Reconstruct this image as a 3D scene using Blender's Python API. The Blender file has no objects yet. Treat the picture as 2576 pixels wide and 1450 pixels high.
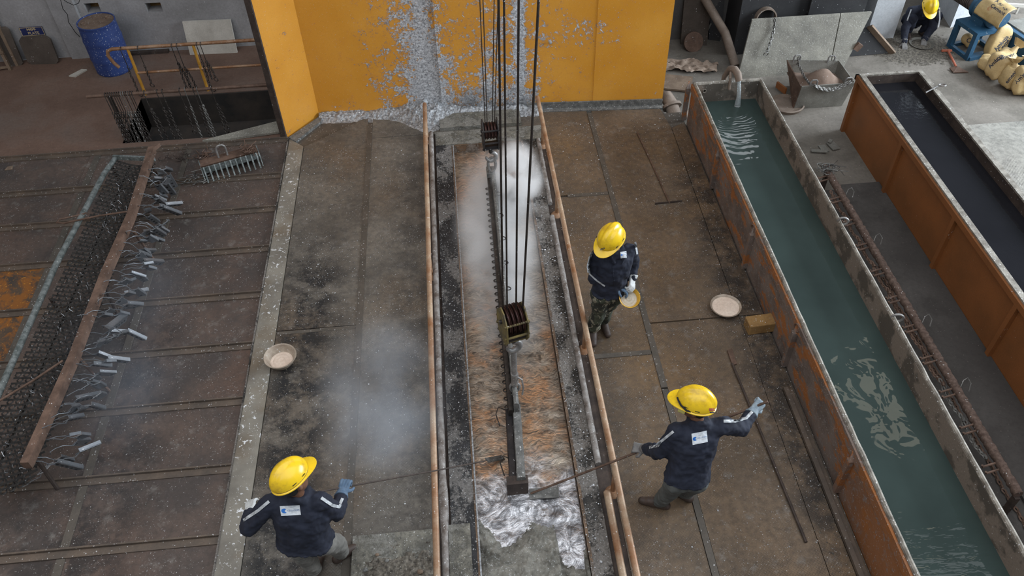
import bpy, math, random
from mathutils import Vector, Matrix, noise as mnoise
from mathutils.bvhtree import BVHTree
random.seed(7)
R = math.radians
sc = bpy.context.scene
COL = sc.collection

# ------------------------------------------------------------------ camera
H = 6.8                       # camera height above the deck plates
FPX, CX, CY = 2066.216, 1288.0, 725.0
MX = Vector((0.99584071, -0.07844116, 0.04634932))
MY = Vector((-0.08853491, -0.71299218, 0.69556001))
MZ = Vector((-0.02151383, -0.69677051, -0.71697142))
cam_d = bpy.data.cameras.new('camera')
cam = bpy.data.objects.new('camera', cam_d)
COL.objects.link(cam)
cam_d.sensor_width = 36.0
cam_d.lens = FPX / 2576.0 * 36.0
cam_d.clip_end = 200
cam.matrix_world = Matrix(((MX[0], -MX[1], -MX[2], 0), (MY[0], -MY[1], -MY[2], 0), (MZ[0], -MZ[1], -MZ[2], H), (0, 0, 0, 1)))
sc.camera = cam

# ------------------------------------------------------------------ light
w = bpy.data.worlds.new('world'); sc.world = w; w.use_nodes = True
bg = w.node_tree.nodes['Background']
bg.inputs[0].default_value = (0.62, 0.70, 0.80, 1); bg.inputs[1].default_value = 0.22
def area(name, loc, target, sx, sy, power, color):
    d = bpy.data.lights.new(name, 'AREA'); d.shape = 'RECTANGLE'; d.size = sx; d.size_y = sy
    d.energy = power; d.color = color
    o = bpy.data.objects.new(name, d); COL.objects.link(o); o.location = loc
    o.rotation_euler = (Vector(target) - Vector(loc)).to_track_quat('-Z', 'Y').to_euler()
    return o
area('roof_skylight', (0.5, 0.4, 11.0), (0.5, 0.4001, 0), 20, 13, 1500, (0.93, 0.96, 1.0))
area('open_bay_right', (15.0, 8.5, 5.0), (0.0, 8.5, 0.5), 9, 5, 2700, (0.82, 0.91, 1.0))
area('far_glint_light', (6.6, 17.0, 6.3), (3.0, 6.0, 0), 1.7, .8, 16, (0.9, 0.95, 1.0))  # unseen light, placed for the sparkle on the water by the spout
area('roof_pane', (9.36, 10.65, 9.5), (9.36, 10.6501, 0), 1.15, 2.7, 24, (1.0, 0.92, 0.72))
area('warm_left_fill', (-9.0, 4.0, 5.5), (-3.0, 7.0, 0), 4, 3, 60, (1.0, 0.72, 0.5))  # unseen warm light added to go with the orange cover patches
sc.view_settings.view_transform = 'Standard'
sc.view_settings.look = 'None'
sc.view_settings.gamma = 1.0
sc.view_settings.use_curve_mapping = False
sc.view_settings.exposure = 0.22
sc.cycles.max_bounces = 5
sc.cycles.diffuse_bounces = 2
sc.cycles.glossy_bounces = 3
sc.cycles.volume_bounces = 3
sc.cycles.transparent_max_bounces = 8
sc.cycles.volume_step_rate = 4.0
sc.cycles.volume_max_steps = 64

# ------------------------------------------------------------------ measuring: photo pixel -> point on a real plane
def ray(px, py):
    v = Vector((px - CX, py - CY, FPX))
    return Vector((MX.dot(v), MY.dot(v), MZ.dot(v)))
def P(px, py, z=0.0):
    r = ray(px, py); t = (z - H) / r[2]
    return Vector((r[0] * t, r[1] * t, z))
def Q(px, py, y):
    r = ray(px, py); t = y / r[1]
    return Vector((r[0] * t, y, H + r[2] * t))
def proj(p):
    d = Vector(p) - Vector((0, 0, H))
    c = [MX[i] * d[0] + MY[i] * d[1] + MZ[i] * d[2] for i in range(3)]
    return CX + FPX * c[0] / c[2], CY + FPX * c[1] / c[2]
ZR = -0.35                    # yard floor on the right, lower than the deck

# ------------------------------------------------------------------ materials
class NT:
    def __init__(s, name):
        s.m = bpy.data.materials.new(name); s.m.use_nodes = True
        s.t = s.m.node_tree; s.n = s.t.nodes; s.l = s.t.links
        s.b = s.n['Principled BSDF']; s._p = None
    def put(s, sock, v):
        if isinstance(v, bpy.types.NodeSocket): s.l.new(v, sock)
        elif isinstance(v, (tuple, list)) and len(v) == 3 and sock.type == 'RGBA': sock.default_value = (*v, 1)
        else: sock.default_value = v
    def node(s, typ, **kw):
        n = s.n.new(typ)
        for k, v in kw.items(): setattr(n, k, v)
        return n
    def pos(s):
        if s._p is None: s._p = s.node('ShaderNodeNewGeometry').outputs['Position']
        return s._p
    def obj(s): return s.node('ShaderNodeTexCoord').outputs['Object']
    def vmul(s, v, k):
        n = s.node('ShaderNodeVectorMath', operation='MULTIPLY'); s.put(n.inputs[0], v); n.inputs[1].default_value = k; return n.outputs[0]
    def xyz(s, v=None):
        n = s.node('ShaderNodeSeparateXYZ'); s.put(n.inputs[0], v or s.pos()); return n.outputs
    def noise(s, scale, detail=4, rough=0.55, vec=None, dist=0.0, col=False):
        n = s.node('ShaderNodeTexNoise'); s.put(n.inputs['Vector'], vec or s.pos())
        n.inputs['Scale'].default_value = scale; n.inputs['Detail'].default_value = detail
        n.inputs['Roughness'].default_value = rough; n.inputs['Distortion'].default_value = dist
        return n.outputs['Color' if col else 'Fac']
    def vor(s, scale, feat='F1', vec=None, out='Distance', rnd=1.0):
        n = s.node('ShaderNodeTexVoronoi', feature=feat); s.put(n.inputs['Vector'], vec or s.pos())
        n.inputs['Scale'].default_value = scale; n.inputs['Randomness'].default_value = rnd
        return n.outputs[out]
    def mr(s, v, a, b, c=0.0, d=1.0, smooth=False):
        n = s.node('ShaderNodeMapRange'); s.put(n.inputs[0], v)
        if smooth: n.interpolation_type = 'SMOOTHSTEP'
        for i, x in enumerate((a, b, c, d)): n.inputs[i + 1].default_value = x
        return n.outputs[0]
    def m2(s, op, a, b=0.0, clamp=False):
        n = s.node('ShaderNodeMath', operation=op); n.use_clamp = clamp; s.put(n.inputs[0], a); s.put(n.inputs[1], b); return n.outputs[0]
    def mix(s, f, a, b):
        n = s.node('ShaderNodeMix', data_type='RGBA'); s.put(n.inputs[0], f); s.put(n.inputs[6], a); s.put(n.inputs[7], b); return n.outputs[2]
    def bump(s, h, strength=0.3, dist=0.01, nrm=None):
        n = s.node('ShaderNodeBump'); s.put(n.inputs['Height'], h); n.inputs['Strength'].default_value = strength; n.inputs['Distance'].default_value = dist
        if nrm is not None: s.l.new(nrm, n.inputs['Normal'])
        return n.outputs[0]
    def out(s, color=None, rough=None, metal=None, normal=None, **kw):
        if color is not None: s.put(s.b.inputs['Base Color'], color)
        if rough is not None: s.put(s.b.inputs['Roughness'], rough)
        if metal is not None: s.put(s.b.inputs['Metallic'], metal)
        if normal is not None: s.l.new(normal, s.b.inputs['Normal'])
        for k, v in kw.items(): s.put(s.b.inputs[k], v)
        return s.m
    def jit(s, v):
        n = s.node('ShaderNodeVectorMath', operation='MULTIPLY_ADD'); s.put(n.inputs[0], s.noise(90, 2, .6, v, col=True)); n.inputs[1].default_value = (.03, .03, .03); s.put(n.inputs[2], v); return n.outputs[0]
    def band(s, v, lo, hi, soft):            # 1 inside lo..hi with soft edges
        a = s.mr(v, lo - soft, lo + soft); b = s.mr(v, hi - soft, hi + soft, 1.0, 0.0)
        return s.m2('MULTIPLY', a, b)
    def specks(s, scale, r, keep, vec=None):  # small flakes
        r *= .72; keep *= .55; vec = s.jit(vec or s.pos())
        n = s.node('ShaderNodeTexVoronoi', feature='F1'); s.put(n.inputs['Vector'], vec or s.pos()); n.inputs['Scale'].default_value = scale
        a = s.m2('LESS_THAN', n.outputs['Distance'], r)
        c = s.node('ShaderNodeSeparateColor'); s.put(c.inputs[0], n.outputs['Color'])
        b = s.m2('LESS_THAN', c.outputs[0], keep)
        return s.m2('MULTIPLY', a, b)

def mat_simple(name, c1, c2, scale=6, rough=0.6, metal=0.0, speck=0.0, bump=0.25, speckc=(.6, .6, .6), fine=60, lo=.35, hi=.65, ocs=False, spk=(45, .3)):
    t = NT(name); v = t.obj() if ocs else t.pos()
    c = t.mix(t.mr(t.noise(scale, 5, .6, v), lo, hi), c1, c2)
    n = t.noise(fine, 4, .7, v)
    c = t.mix(t.mr(n, .3, .7, 0, .35), c, tuple(x * .45 for x in c1))
    if speck > 0:
        c = t.mix(t.specks(spk[0], spk[1], speck, v), c, speckc)
    return t.out(c, rough, metal, t.bump(n, bump, .004))

def deck_mat(name, c1, c2, tread=1.0, speck=.5, soot_x=None, warm=(.16, .105, .06), cells=34):
    t = NT(name); p = t.pos(); X, Y, Z = t.xyz()
    c = t.mix(t.mr(t.noise(1.3, 5, .6), .38, .62), c1, c2)
    c = t.mix(t.mr(t.noise(.75, 3, .5, t.vmul(p, (1, .8, 1))), .5, .68, 0, .65), c, warm)
    g = t.noise(14, 6, .75)
    c = t.mix(t.mr(g, .42, .68, 0, .55), c, (.045, .04, .036))
    g2 = t.noise(5.5, 6, .72)
    c = t.mix(t.mr(g2, .56, .74, 0, .6), c, (.26, .245, .225))
    h = t.m2('MULTIPLY', g, .6)
    if tread:
        # raised lugs of chequered plate: two families of short diagonal bars
        u = t.m2('MULTIPLY', t.m2('ADD', X, Y), cells); v = t.m2('MULTIPLY', t.m2('SUBTRACT', X, Y), cells)
        fu = t.m2('FRACT', u); fv = t.m2('FRACT', v)
        par = t.m2('MODULO', t.m2('ABSOLUTE', t.m2('ADD', t.m2('FLOOR', u), t.m2('FLOOR', v))), 2.0)
        du = t.m2('ABSOLUTE', t.m2('SUBTRACT', fu, .5)); dv = t.m2('ABSOLUTE', t.m2('SUBTRACT', fv, .5))
        a = t.m2('MULTIPLY', t.m2('LESS_THAN', du, .14), t.m2('LESS_THAN', dv, .46))
        b = t.m2('MULTIPLY', t.m2('LESS_THAN', dv, .14), t.m2('LESS_THAN', du, .46))
        lug = t.m2('ADD', t.m2('MULTIPLY', a, par), t.m2('MULTIPLY', b, t.m2('SUBTRACT', 1.0, par)))
        worn = t.m2('MULTIPLY', lug, t.mr(t.noise(1.9, 4, .6), .46, .60, 0.06, tread * .8))
        c = t.mix(t.m2('MULTIPLY', worn, .36), c, (.035, .028, .022))
        h = t.m2('ADD', h, t.m2('MULTIPLY', worn, .5))
    if soot_x is not None:
        for (x0, x1, y0, y1, amt) in soot_x:
            k = t.m2('MULTIPLY', t.band(X, x0, x1, .18), t.band(Y, y0, y1, .6))
            k = t.m2('MULTIPLY', k, t.mr(t.noise(3.2, 7, .75), .42, .56))
            c = t.mix(t.m2('MULTIPLY', k, amt), c, (.013, .013, .014))
    patch = t.mr(t.noise(1.6, 4, .6), .4, .62)
    s1 = t.m2('MULTIPLY', t.specks(95, .27, speck), patch)
    s2 = t.specks(38, .2, speck * .5)
    s3 = t.m2('MULTIPLY', t.m2('GREATER_THAN', t.noise(60, 3, .6), .67), t.m2('GREATER_THAN', t.noise(3, 4, .7), .5))
    s = t.m2('MAXIMUM', t.m2('MAXIMUM', s1, s2), s3)
    c = t.mix(t.m2('MULTIPLY', s, .7), c, (.52, .51, .50))
    return t.out(c, t.mr(g, .3, .7, .45, .75), .25, t.bump(h, .55, .006))

MAT = {}
MAT['deck_l'] = deck_mat('deck_left', (.105, .094, .080), (.175, .156, .13), 1.3, .4,
    [(-2.25, -1.55, 2.5, 7.6, .92), (-.95, -.40, 3.0, 9.2, .5)])
MAT['deck_r'] = deck_mat('deck_right', (.118, .082, .052), (.17, .12, .078), 1.6, .4,
    [(1.1, 1.4, 2.5, 6.2, .35), (2.75, 3.3, 3.0, 8.8, .75)], warm=(.20, .12, .055))
MAT['cover'] = deck_mat('pit_cover', (.070, .056, .050), (.125, .088, .070), 0, .3,
    [(-3.9, -3.2, 2.0, 7.0, .6), (-6, -3.6, 2.0, 4.5, .5)], warm=(.155, .088, .060))
# pit covers with an orange reflection painted into their colour
def cover_reflection():
    t = NT('pit_cover_reflection'); X, Y, Z = t.xyz()
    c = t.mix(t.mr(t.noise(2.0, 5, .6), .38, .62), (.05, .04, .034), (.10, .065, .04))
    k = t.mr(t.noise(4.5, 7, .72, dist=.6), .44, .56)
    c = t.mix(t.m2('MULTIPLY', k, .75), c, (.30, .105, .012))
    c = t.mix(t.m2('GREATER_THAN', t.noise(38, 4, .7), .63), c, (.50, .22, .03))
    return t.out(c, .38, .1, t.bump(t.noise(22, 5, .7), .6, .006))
MAT['cover_refl'] = cover_reflection()
MAT['bar'] = mat_simple('angle_bar', (.10, .08, .065), (.16, .12, .09), 4, .6, .3, .35)
t = NT('grey_strip'); c = t.mix(t.mr(t.noise(2.4, 5, .6), .38, .62), (.17, .155, .13), (.26, .24, .20))
c = t.mix(t.mr(t.noise(1.1, 4, .6), .52, .62, 0, .6), c, (.16, .115, .07))
k = t.m2('MULTIPLY', t.m2('GREATER_THAN', t.noise(21, 5, .62, dist=.4), .615), t.mr(t.noise(1.7, 3, .6), .42, .54))
k = t.m2('MAXIMUM', k, t.m2('GREATER_THAN', t.noise(55, 3, .6), .70))
MAT['strip'] = t.out(t.mix(k, c, (.72, .73, .74)), .5, .2, t.bump(t.m2('ADD', k, t.noise(30, 4)), .4, .005))
MAT['seam'] = mat_simple('seam_strip', (.085, .075, .062), (.13, .11, .09), 5, .6, .3, .45)
def crust_mat(name, dark, light, amt, scale=6):
    t = NT(name); p = t.pos(); X, Y, Z = t.xyz()
    c = t.mix(t.mr(t.noise(9, 6, .75), .4, .6), dark, tuple(x * 2.4 for x in dark))
    k = t.mr(t.m2('ADD', t.m2('MULTIPLY', t.noise(scale * .55, 5, .6, t.vmul(p, (1, .7, 1))), .55), t.m2('MULTIPLY', t.noise(scale * 5, 8, .82), .45)), amt - .01, amt + .025)
    k2 = t.noise(scale * 9, 6, .8)
    k = t.m2('MULTIPLY', k, t.mr(k2, .35, .6, .35, 1))
    c = t.mix(k, c, light)
    c = t.mix(t.specks(60, .3, .35), c, (.7, .7, .7))
    h = t.m2('ADD', k, t.noise(30, 6, .7))
    return t.out(c, .62, .25, t.bump(h, .8, .008))
MAT['crust'] = crust_mat('zinc_crust_black', (.014, .014, .015), (.24, .225, .21), .50)
MAT['crust_r'] = crust_mat('zinc_crust_brown', (.020, .018, .016), (.26, .235, .21), .47)
MAT['crust_b'] = crust_mat('zinc_crust_rust', (.075, .048, .03), (.25, .22, .19), .55)
MAT['crust_g'] = crust_mat('zinc_crust_grey', (.09, .085, .07), (.28, .27, .24), .50)
MAT['ash'] = mat_simple('ash_grey', (.10, .10, .095), (.21, .205, .19), 18, .8, .1, .7, bump=.8)
def zinc_mat():
    t = NT('molten_zinc'); p = t.pos(); X, Y, Z = t.xyz()
    wob = t.node('ShaderNodeVectorMath', operation='ADD')
    t.put(wob.inputs[0], p); t.put(wob.inputs[1], t.vmul(t.noise(2.6, 3, .6, col=True), (.35, .35, .0)))
    st = t.noise(1.0, 9, .68, t.vmul(wob.outputs[0], (12, 62, 1)), dist=.9)
    sl = t.noise(3.4, 7, .72, t.vmul(wob.outputs[0], (1, 1.8, 1)), dist=.9)
    near = t.mr(t.m2('ADD', Y, t.mr(t.noise(3.2, 3), 0, 1, -.5, .5)), 4.0, 4.35)     # 1 = skinned over, 0 = freshly skimmed
    film_refl = t.mix(t.mr(t.noise(2.2, 5, .65), .45, .6), (.56, .49, .41), (.78, .44, .24))  # ash film; its copper patches paint in the yellow wall's reflection
    skin = t.mix(t.mr(st, .40, .60), (.16, .135, .11), film_refl)
    skin = t.mix(t.mr(t.noise(5.5, 8, .75, t.vmul(wob.outputs[0], (1, 2.2, 1))), .52, .66, 0, .85), skin, (.05, .045, .04))
    skin = t.mix(t.mr(sl, .52, .68, 0, .6), skin, (.72, .60, .46))
    swirl = t.noise(4.2, 9, .72, dist=3.2)
    fresh = t.mix(t.mr(swirl, .42, .6), (.22, .22, .23), (.85, .85, .88))
    c = t.mix(near, fresh, skin)
    rough = t.mr(st, .3, .7, .38, .20)
    rg = t.node('ShaderNodeMix', data_type='FLOAT'); t.put(rg.inputs[0], near); rg.inputs[2].default_value = .2; t.put(rg.inputs[3], rough)
    hh = t.m2('ADD', t.m2('MULTIPLY', st, .55), t.m2('MULTIPLY', swirl, .9))
    return t.out(c, rg.outputs[0], t.mr(near, 0, 1, .9, .75), t.bump(hh, .42, .018))
MAT['zinc'] = zinc_mat()
MAT['dross'] = mat_simple('dross', (.085, .080, .066), (.30, .285, .245), 7, .75, .2, .8, bump=1.0, fine=26, spk=(70, .35), speckc=(.45, .45, .45))
def paint_wall():
    t = NT('yellow_paint'); p = t.pos(); X, Y, Z = t.xyz()
    c = t.mix(t.mr(t.noise(1.1, 4, .5), .35, .65), (.62, .27, .026), (.70, .33, .045))
    c = t.mix(t.mr(t.noise(70, 3, .6), .55, .7, 0, .25), c, (.40, .18, .02))
    # dried zinc splatter: thick around the middle seams, thin further out
    def gauss(x0, s, a): return t.m2('MULTIPLY', t.m2('POWER', 2.718, t.m2('MULTIPLY', t.m2('POWER', t.m2('DIVIDE', t.m2('SUBTRACT', X, x0), s), 2.0), -1.0)), a)
    d = t.m2('ADD', gauss(-.42, .26, .17), gauss(-.95, .42, .075))
    d = t.m2('ADD', d, gauss(.90, .07, .15)); d = t.m2('ADD', d, gauss(.55, .7, .085))
    low = t.mr(Z, 0.1, 1.5, .075, 0.0)
    d = t.m2('ADD', d, t.m2('MULTIPLY', low, t.m2('ADD', gauss(0.3, 1.3, 1.2), 0)))
    d = t.m2('ADD', d, t.m2('MULTIPLY', t.band(Z, .95, 1.45, .2), gauss(1.75, .6, .095)))
    d = t.m2('MULTIPLY', d, t.mr(Z, 2.4, 4.5, 1.0, .45))
    n1 = t.noise(2.8, 4, .6); n2 = t.noise(24, 8, .78, dist=.8)
    n4 = t.noise(6.5, 5, .65, dist=.6)
    s = t.m2('ADD', t.m2('ADD', t.m2('MULTIPLY', n2, .55), t.m2('MULTIPLY', n4, .45)), d)
    k = t.mr(s, .62, .64)
    c = t.mix(t.mr(s, .54, .64, 0, .4), c, (.55, .22, .06))
    c = t.mix(k, c, t.mix(t.mr(t.noise(38, 6, .8), .36, .62), (.13, .135, .15), (.88, .90, .93)))
    c = t.mix(t.specks(75, .24, .25), c, (.6, .58, .55))
    soot = t.m2('MULTIPLY', t.m2('MULTIPLY', t.mr(Z, .10, .42, 1, 0), t.band(X, -.1, 1.05, .15)), t.mr(n1, .3, .6))
    c = t.mix(t.m2('MULTIPLY', soot, .9), c, (.05, .05, .048))
    h = t.m2('ADD', t.m2('MULTIPLY', k, n2), t.m2('MULTIPLY', t.noise(120, 2, .5), .05))
    return t.out(c, t.mr(k, 0, 1, .42, .5), t.mr(k, 0, 1, 0, .5), t.bump(h, .9, .02))
MAT['yellow'] = paint_wall()
MAT['yellow_plain'] = mat_simple('yellow_rail_paint', (.50, .24, .03), (.62, .32, .05), 7, .5, 0, .15, bump=.1)
MAT['rail_rust'] = mat_simple('rust_rail', (.26, .115, .045), (.42, .27, .17), 6, .55, .2, .3, spk=(50, .3))
MAT['rail_top'] = mat_simple('rail_worn', (.27, .125, .055), (.47, .35, .24), 3.5, .5, .2, .4, spk=(40, .25), speckc=(.75, .73, .7))
MAT['rail_crust'] = mat_simple('rail_crusted', (.15, .12, .10), (.42, .40, .38), 9, .65, .3, .6, bump=.8, speckc=(.75, .75, .75))
MAT['rust'] = mat_simple('rusty_iron', (.10, .06, .042), (.20, .125, .09), 8, .7, .3, .12)
MAT['rust_d'] = mat_simple('dark_rust', (.045, .033, .028), (.09, .065, .052), 9, .7, .3, .1)
MAT['orange_rust'] = mat_simple('orange_steel', (.205, .078, .024), (.30, .105, .03), 1.4, .55, .1, .06, bump=.12)
def tank_side():
    t = NT('green_tank_side'); X, Y, Z = t.xyz()
    c = t.mix(t.mr(t.noise(3, 5, .6), .4, .6), (.13, .10, .085), (.20, .155, .13))
    k = t.mr(t.m2('ADD', t.noise(5, 6, .7, t.vmul(t.pos(), (1, .45, 1))), t.m2('MULTIPLY', Z, .12)), .54, .60)
    k = t.m2('MAXIMUM', k, t.mr(t.m2('ADD', Y, t.mr(t.noise(2.5), 0, 1, -.4, .4)), 3.9, 3.2, 0, .8))
    c = t.mix(k, c, (.32, .12, .035))
    c = t.mix(t.mr(t.noise(16, 6, .75), .55, .65, 0, .7), c, (.24, .22, .21))
    c = t.mix(t.specks(60, .28, .3), c, (.5, .48, .46))
    return t.out(c, .7, .2, t.bump(t.noise(35, 5, .7), .7, .006))
MAT['tank_side'] = tank_side()
MAT['tank_in'] = mat_simple('tank_inner', (.095, .083, .068), (.225, .19, .155), 3.5, .7, .1, .15, lo=.45, hi=.52, bump=.3)
MAT['tank_rim'] = mat_simple('tank_rim', (.15, .13, .105), (.38, .35, .30), 11, .7, .3, .6, bump=.8, speckc=(.75, .75, .75))
def water_mat(name, deep, bscale, bstr, rough=.03, ior=1.33):
    t = NT(name); p = t.pos(); X, Y, Z = t.xyz()
    c = t.mix(t.mr(t.noise(.9, 4, .55), .35, .65), deep, tuple(x * 1.35 for x in deep))
    n = t.noise(bscale, 2, .5, dist=.4)
    return t, c, n
t, c, n = water_mat('green_water', (.034, .050, .046), 1.1, .2)
X, Y, Z = t.xyz()
dx = t.m2('SUBTRACT', X, 3.72); dy = t.m2('SUBTRACT', Y, 9.32)
d = t.m2('SQRT', t.m2('ADD', t.m2('POWER', dx, 2.0), t.m2('POWER', dy, 2.0)))
rip = t.m2('MULTIPLY', t.m2('SINE', t.m2('MULTIPLY', t.m2('ADD', d, t.m2('MULTIPLY', t.noise(3, 2), .2)), 52.0)), t.mr(d, .1, 1.5, 1.0, 0.0))
rip2 = t.m2('MULTIPLY', t.noise(7, 3, .5, t.vmul(t.pos(), (.5, 1.6, 1)), dist=.3), t.mr(Y, 3.4, 2.7, 0, 1.5))
hh = t.m2('ADD', t.m2('ADD', t.m2('MULTIPLY', rip, .12), n), rip2)
hh = t.m2('ADD', hh, t.m2('MULTIPLY', t.noise(4.0, 2, .5, dist=.5), t.m2('ADD', t.m2('MULTIPLY', t.band(Y, 4.0, 5.2, .5), 1.5), .2)))
MAT['water'] = t.out(c, .03, 0, t.bump(hh, .34, .03), **{'IOR': 1.33})
t, c, n = water_mat('black_liquor', (.010, .010, .012), 4.0, .2)
MAT['liquor'] = t.out(c, .06, 0, t.bump(t.m2('ADD', n, t.noise(16, 3)), .08, .02), **{'IOR': 1.33})
def concrete(name, c1, c2, c3, scale=1.2):
    t = NT(name)
    c = t.mix(t.mr(t.noise(scale, 5, .6), .38, .62), c1, c2)
    c = t.mix(t.mr(t.noise(scale * .5, 4, .6), .5, .66, 0, .8), c, c3)
    g = t.noise(22, 7, .75)
    c = t.mix(t.mr(g, .45, .7, 0, .4), c, tuple(x * .5 for x in c1))
    c = t.mix(t.specks(40, .2, .25), c, tuple(min(1, x * 2.2) for x in c2))
    return t.out(c, .85, 0, t.bump(g, .4, .008))
MAT['floor_l'] = concrete('red_brown_floor', (.115, .068, .048), (.165, .10, .072), (.12, .095, .08))
MAT['floor_r'] = concrete('grey_dusty_floor', (.13, .115, .095), (.23, .205, .175), (.085, .074, .06))
MAT['pit'] = mat_simple('pit_soot', (.016, .015, .014), (.05, .038, .03), 3, .9, 0, 0)
MAT['wall'] = mat_simple('plaster_grey', (.24, .235, .235), (.36, .355, .36), 1.6, .9, 0, .05, bump=.6, fine=30)
MAT['wall_w'] = mat_simple('plaster_white', (.48, .50, .52), (.60, .62, .64), 2, .9, 0, .04, bump=.5, fine=30)
MAT['wall_d'] = mat_simple('sooty_wall', (.075, .07, .068), (.13, .125, .12), 1.8, .9, 0, 0, bump=.4)
MAT['duct'] = mat_simple('dark_sheet_and_shade', (.028, .028, .030), (.05, .05, .052), 2, .7, .2, .1, bump=.1)
MAT['blue_drum'] = mat_simple('blue_plastic', (.022, .045, .17), (.035, .07, .23), 5, .5, 0, .75, bump=.05, spk=(42, .3), speckc=(.45, .48, .55), ocs=True)
MAT['drum_lid'] = mat_simple('dusty_lid', (.13, .085, .06), (.20, .14, .10), 9, .8, 0, .3, ocs=True)
MAT['board_w'] = mat_simple('dirty_white_board', (.42, .39, .34), (.58, .55, .49), 3, .7, 0, .05, bump=.1)
MAT['board_d'] = mat_simple('dark_board', (.065, .05, .04), (.10, .08, .065), 4, .8, 0, .1)
MAT['wood'] = mat_simple('old_wood', (.16, .11, .075), (.25, .18, .125), 6, .8, 0, .1)
MAT['sign_b'] = mat_simple('sign_blue', (.012, .02, .09), (.02, .03, .12), 6, .6, 0, .1, bump=.05)
MAT['sign_t'] = mat_simple('sign_letters', (.55, .42, .22), (.62, .5, .3), 9, .7, 0, 0, bump=0)
MAT['grey_steel'] = mat_simple('grey_steel', (.20, .19, .165), (.30, .29, .255), 4, .55, .4, .35, bump=.3, spk=(80, .3))
MAT['grit_sheet'] = mat_simple('gritty_sheet', (.15, .14, .118), (.27, .255, .21), 2.5, .75, .1, .85, bump=1.0, fine=38, spk=(60, .36), speckc=(.42, .41, .37))
MAT['galv'] = mat_simple('galvanised', (.14, .15, .16), (.23, .24, .255), 10, .42, .6, .05, bump=.1, ocs=True)
MAT['galv_b'] = mat_simple('galvanised_bright', (.50, .52, .55), (.62, .64, .67), 10, .4, .5, .0, bump=.1)
MAT['galv_d'] = mat_simple('galvanised_dull', (.10, .12, .115), (.30, .33, .325), 16, .6, .4, .5, bump=.5, speckc=(.55, .6, .58))
MAT['hole'] = mat_simple('dark_hole', (.01, .01, .01), (.015, .015, .015), 5, .9)
MAT['lattice'] = mat_simple('sooty_lattice', (.020, .019, .018), (.045, .040, .036), 12, .65, .4, .1)
MAT['iron'] = mat_simple('chain_iron', (.035, .030, .028), (.085, .072, .062), 20, .55, .6, .1)
MAT['iron_l'] = mat_simple('chain_pale', (.12, .115, .105), (.24, .23, .215), 20, .5, .6, .3)
MAT['rope'] = mat_simple('greased_rope', (.022, .016, .013), (.05, .036, .028), 60, .5, .4, .15, bump=.8, fine=200)
MAT['block_y'] = mat_simple('block_yellow', (.25, .19, .06), (.07, .06, .045), 12, .6, .2, .3)
MAT['block_d'] = mat_simple('block_dark', (.02, .018, .02), (.05, .042, .04), 9, .5, .4, .3)
MAT['sheave'] = mat_simple('sheave_rust', (.055, .025, .022), (.10, .05, .04), 12, .4, .5, .1)
MAT['hook'] = mat_simple('hook_steel', (.22, .21, .20), (.38, .37, .36), 14, .45, .5, .3)
MAT['helmet'] = None
t = NT('helmet_yellow')
MAT['helmet'] = t.out(t.mix(t.mr(t.noise(9, 5, .7, t.obj()), .5, .7), (.80, .52, .015), (.55, .34, .02)), .28, 0, t.bump(t.noise(60, 3, .6, t.obj()), .03, .002))
MAT['helmet_t'] = mat_simple('helmet_edge', (.70, .48, .02), (.75, .52, .03), 9, .4)
t = NT('navy_cloth')
cn = t.noise(11, 5, .6, t.obj())
MAT['navy'] = t.out(t.mix(t.mr(cn, .35, .65), (.006, .008, .018), (.014, .018, .034)), .85, 0, t.bump(t.noise(260, 2, .5, t.obj()), .15, .002))
MAT['reflect'] = mat_simple('silver_tape', (.42, .44, .46), (.55, .57, .58), 20, .45, .1, 0, bump=.1)
MAT['patch'] = mat_simple('white_label', (.62, .66, .70), (.76, .79, .82), 9, .6, 0, 0, bump=.2)
MAT['logo'] = mat_simple('logo_blue', (.01, .13, .50), (.015, .16, .55), 5, .6)
MAT['ltext'] = mat_simple('logo_text_blue', (.06, .16, .40), (.08, .2, .45), 5, .6)
MAT['skin'] = mat_simple('skin_brown', (.16, .075, .042), (.21, .10, .06), 12, .5, 0, 0, bump=.05)
MAT['hair'] = mat_simple('black_hair', (.008, .007, .006), (.015, .012, .01), 60, .6)
MAT['trouser_g'] = mat_simple('grey_trousers', (.16, .155, .14), (.25, .24, .215), 7, .9, 0, 0, bump=.4, fine=30, ocs=True)
MAT['trouser_d'] = mat_simple('dark_grey_trousers', (.075, .08, .075), (.125, .13, .12), 7, .9, 0, 0, bump=.4, fine=30, ocs=True)
t = NT('camo_cloth'); o = t.vmul(t.obj(), (1, 1, .45))
c = t.mix(t.m2('GREATER_THAN', t.noise(11, 3, .6, o, dist=.8), .50), (.055, .062, .04), (.022, .024, .018))
c = t.mix(t.m2('GREATER_THAN', t.noise(13, 3, .6, t.vmul(o, (1.1, -1, 1.3)), dist=.8), .56), c, (.24, .22, .16))
MAT['camo'] = t.out(c, .9, 0, t.bump(t.noise(30, 3), .4, .005))
MAT['boot'] = mat_simple('boot_leather', (.04, .026, .02), (.075, .05, .038), 14, .6)
MAT['glove_w'] = mat_simple('glove_white', (.48, .49, .48), (.66, .67, .66), 20, .85, 0, 0, bump=.5, fine=80)
MAT['glove_b'] = mat_simple('glove_denim', (.07, .12, .19), (.13, .19, .27), 20, .85, 0, 0, bump=.5, fine=80)
MAT['glove_bw'] = mat_simple('glove_grey_blue', (.17, .22, .26), (.28, .33, .36), 20, .85, 0, 0, bump=.5, fine=80)
MAT['glove_g'] = mat_simple('glove_grey', (.16, .155, .15), (.25, .24, .23), 20, .85, 0, 0, bump=.5, fine=80)
MAT['mask'] = mat_simple('yellow_cloth', (.70, .62, .16), (.78, .70, .24), 12, .85)
MAT['bowl_out'] = mat_simple('bowl_enamel', (.30, .235, .18), (.46, .39, .31), 14, .6, .1, .2, bump=.3)
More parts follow.
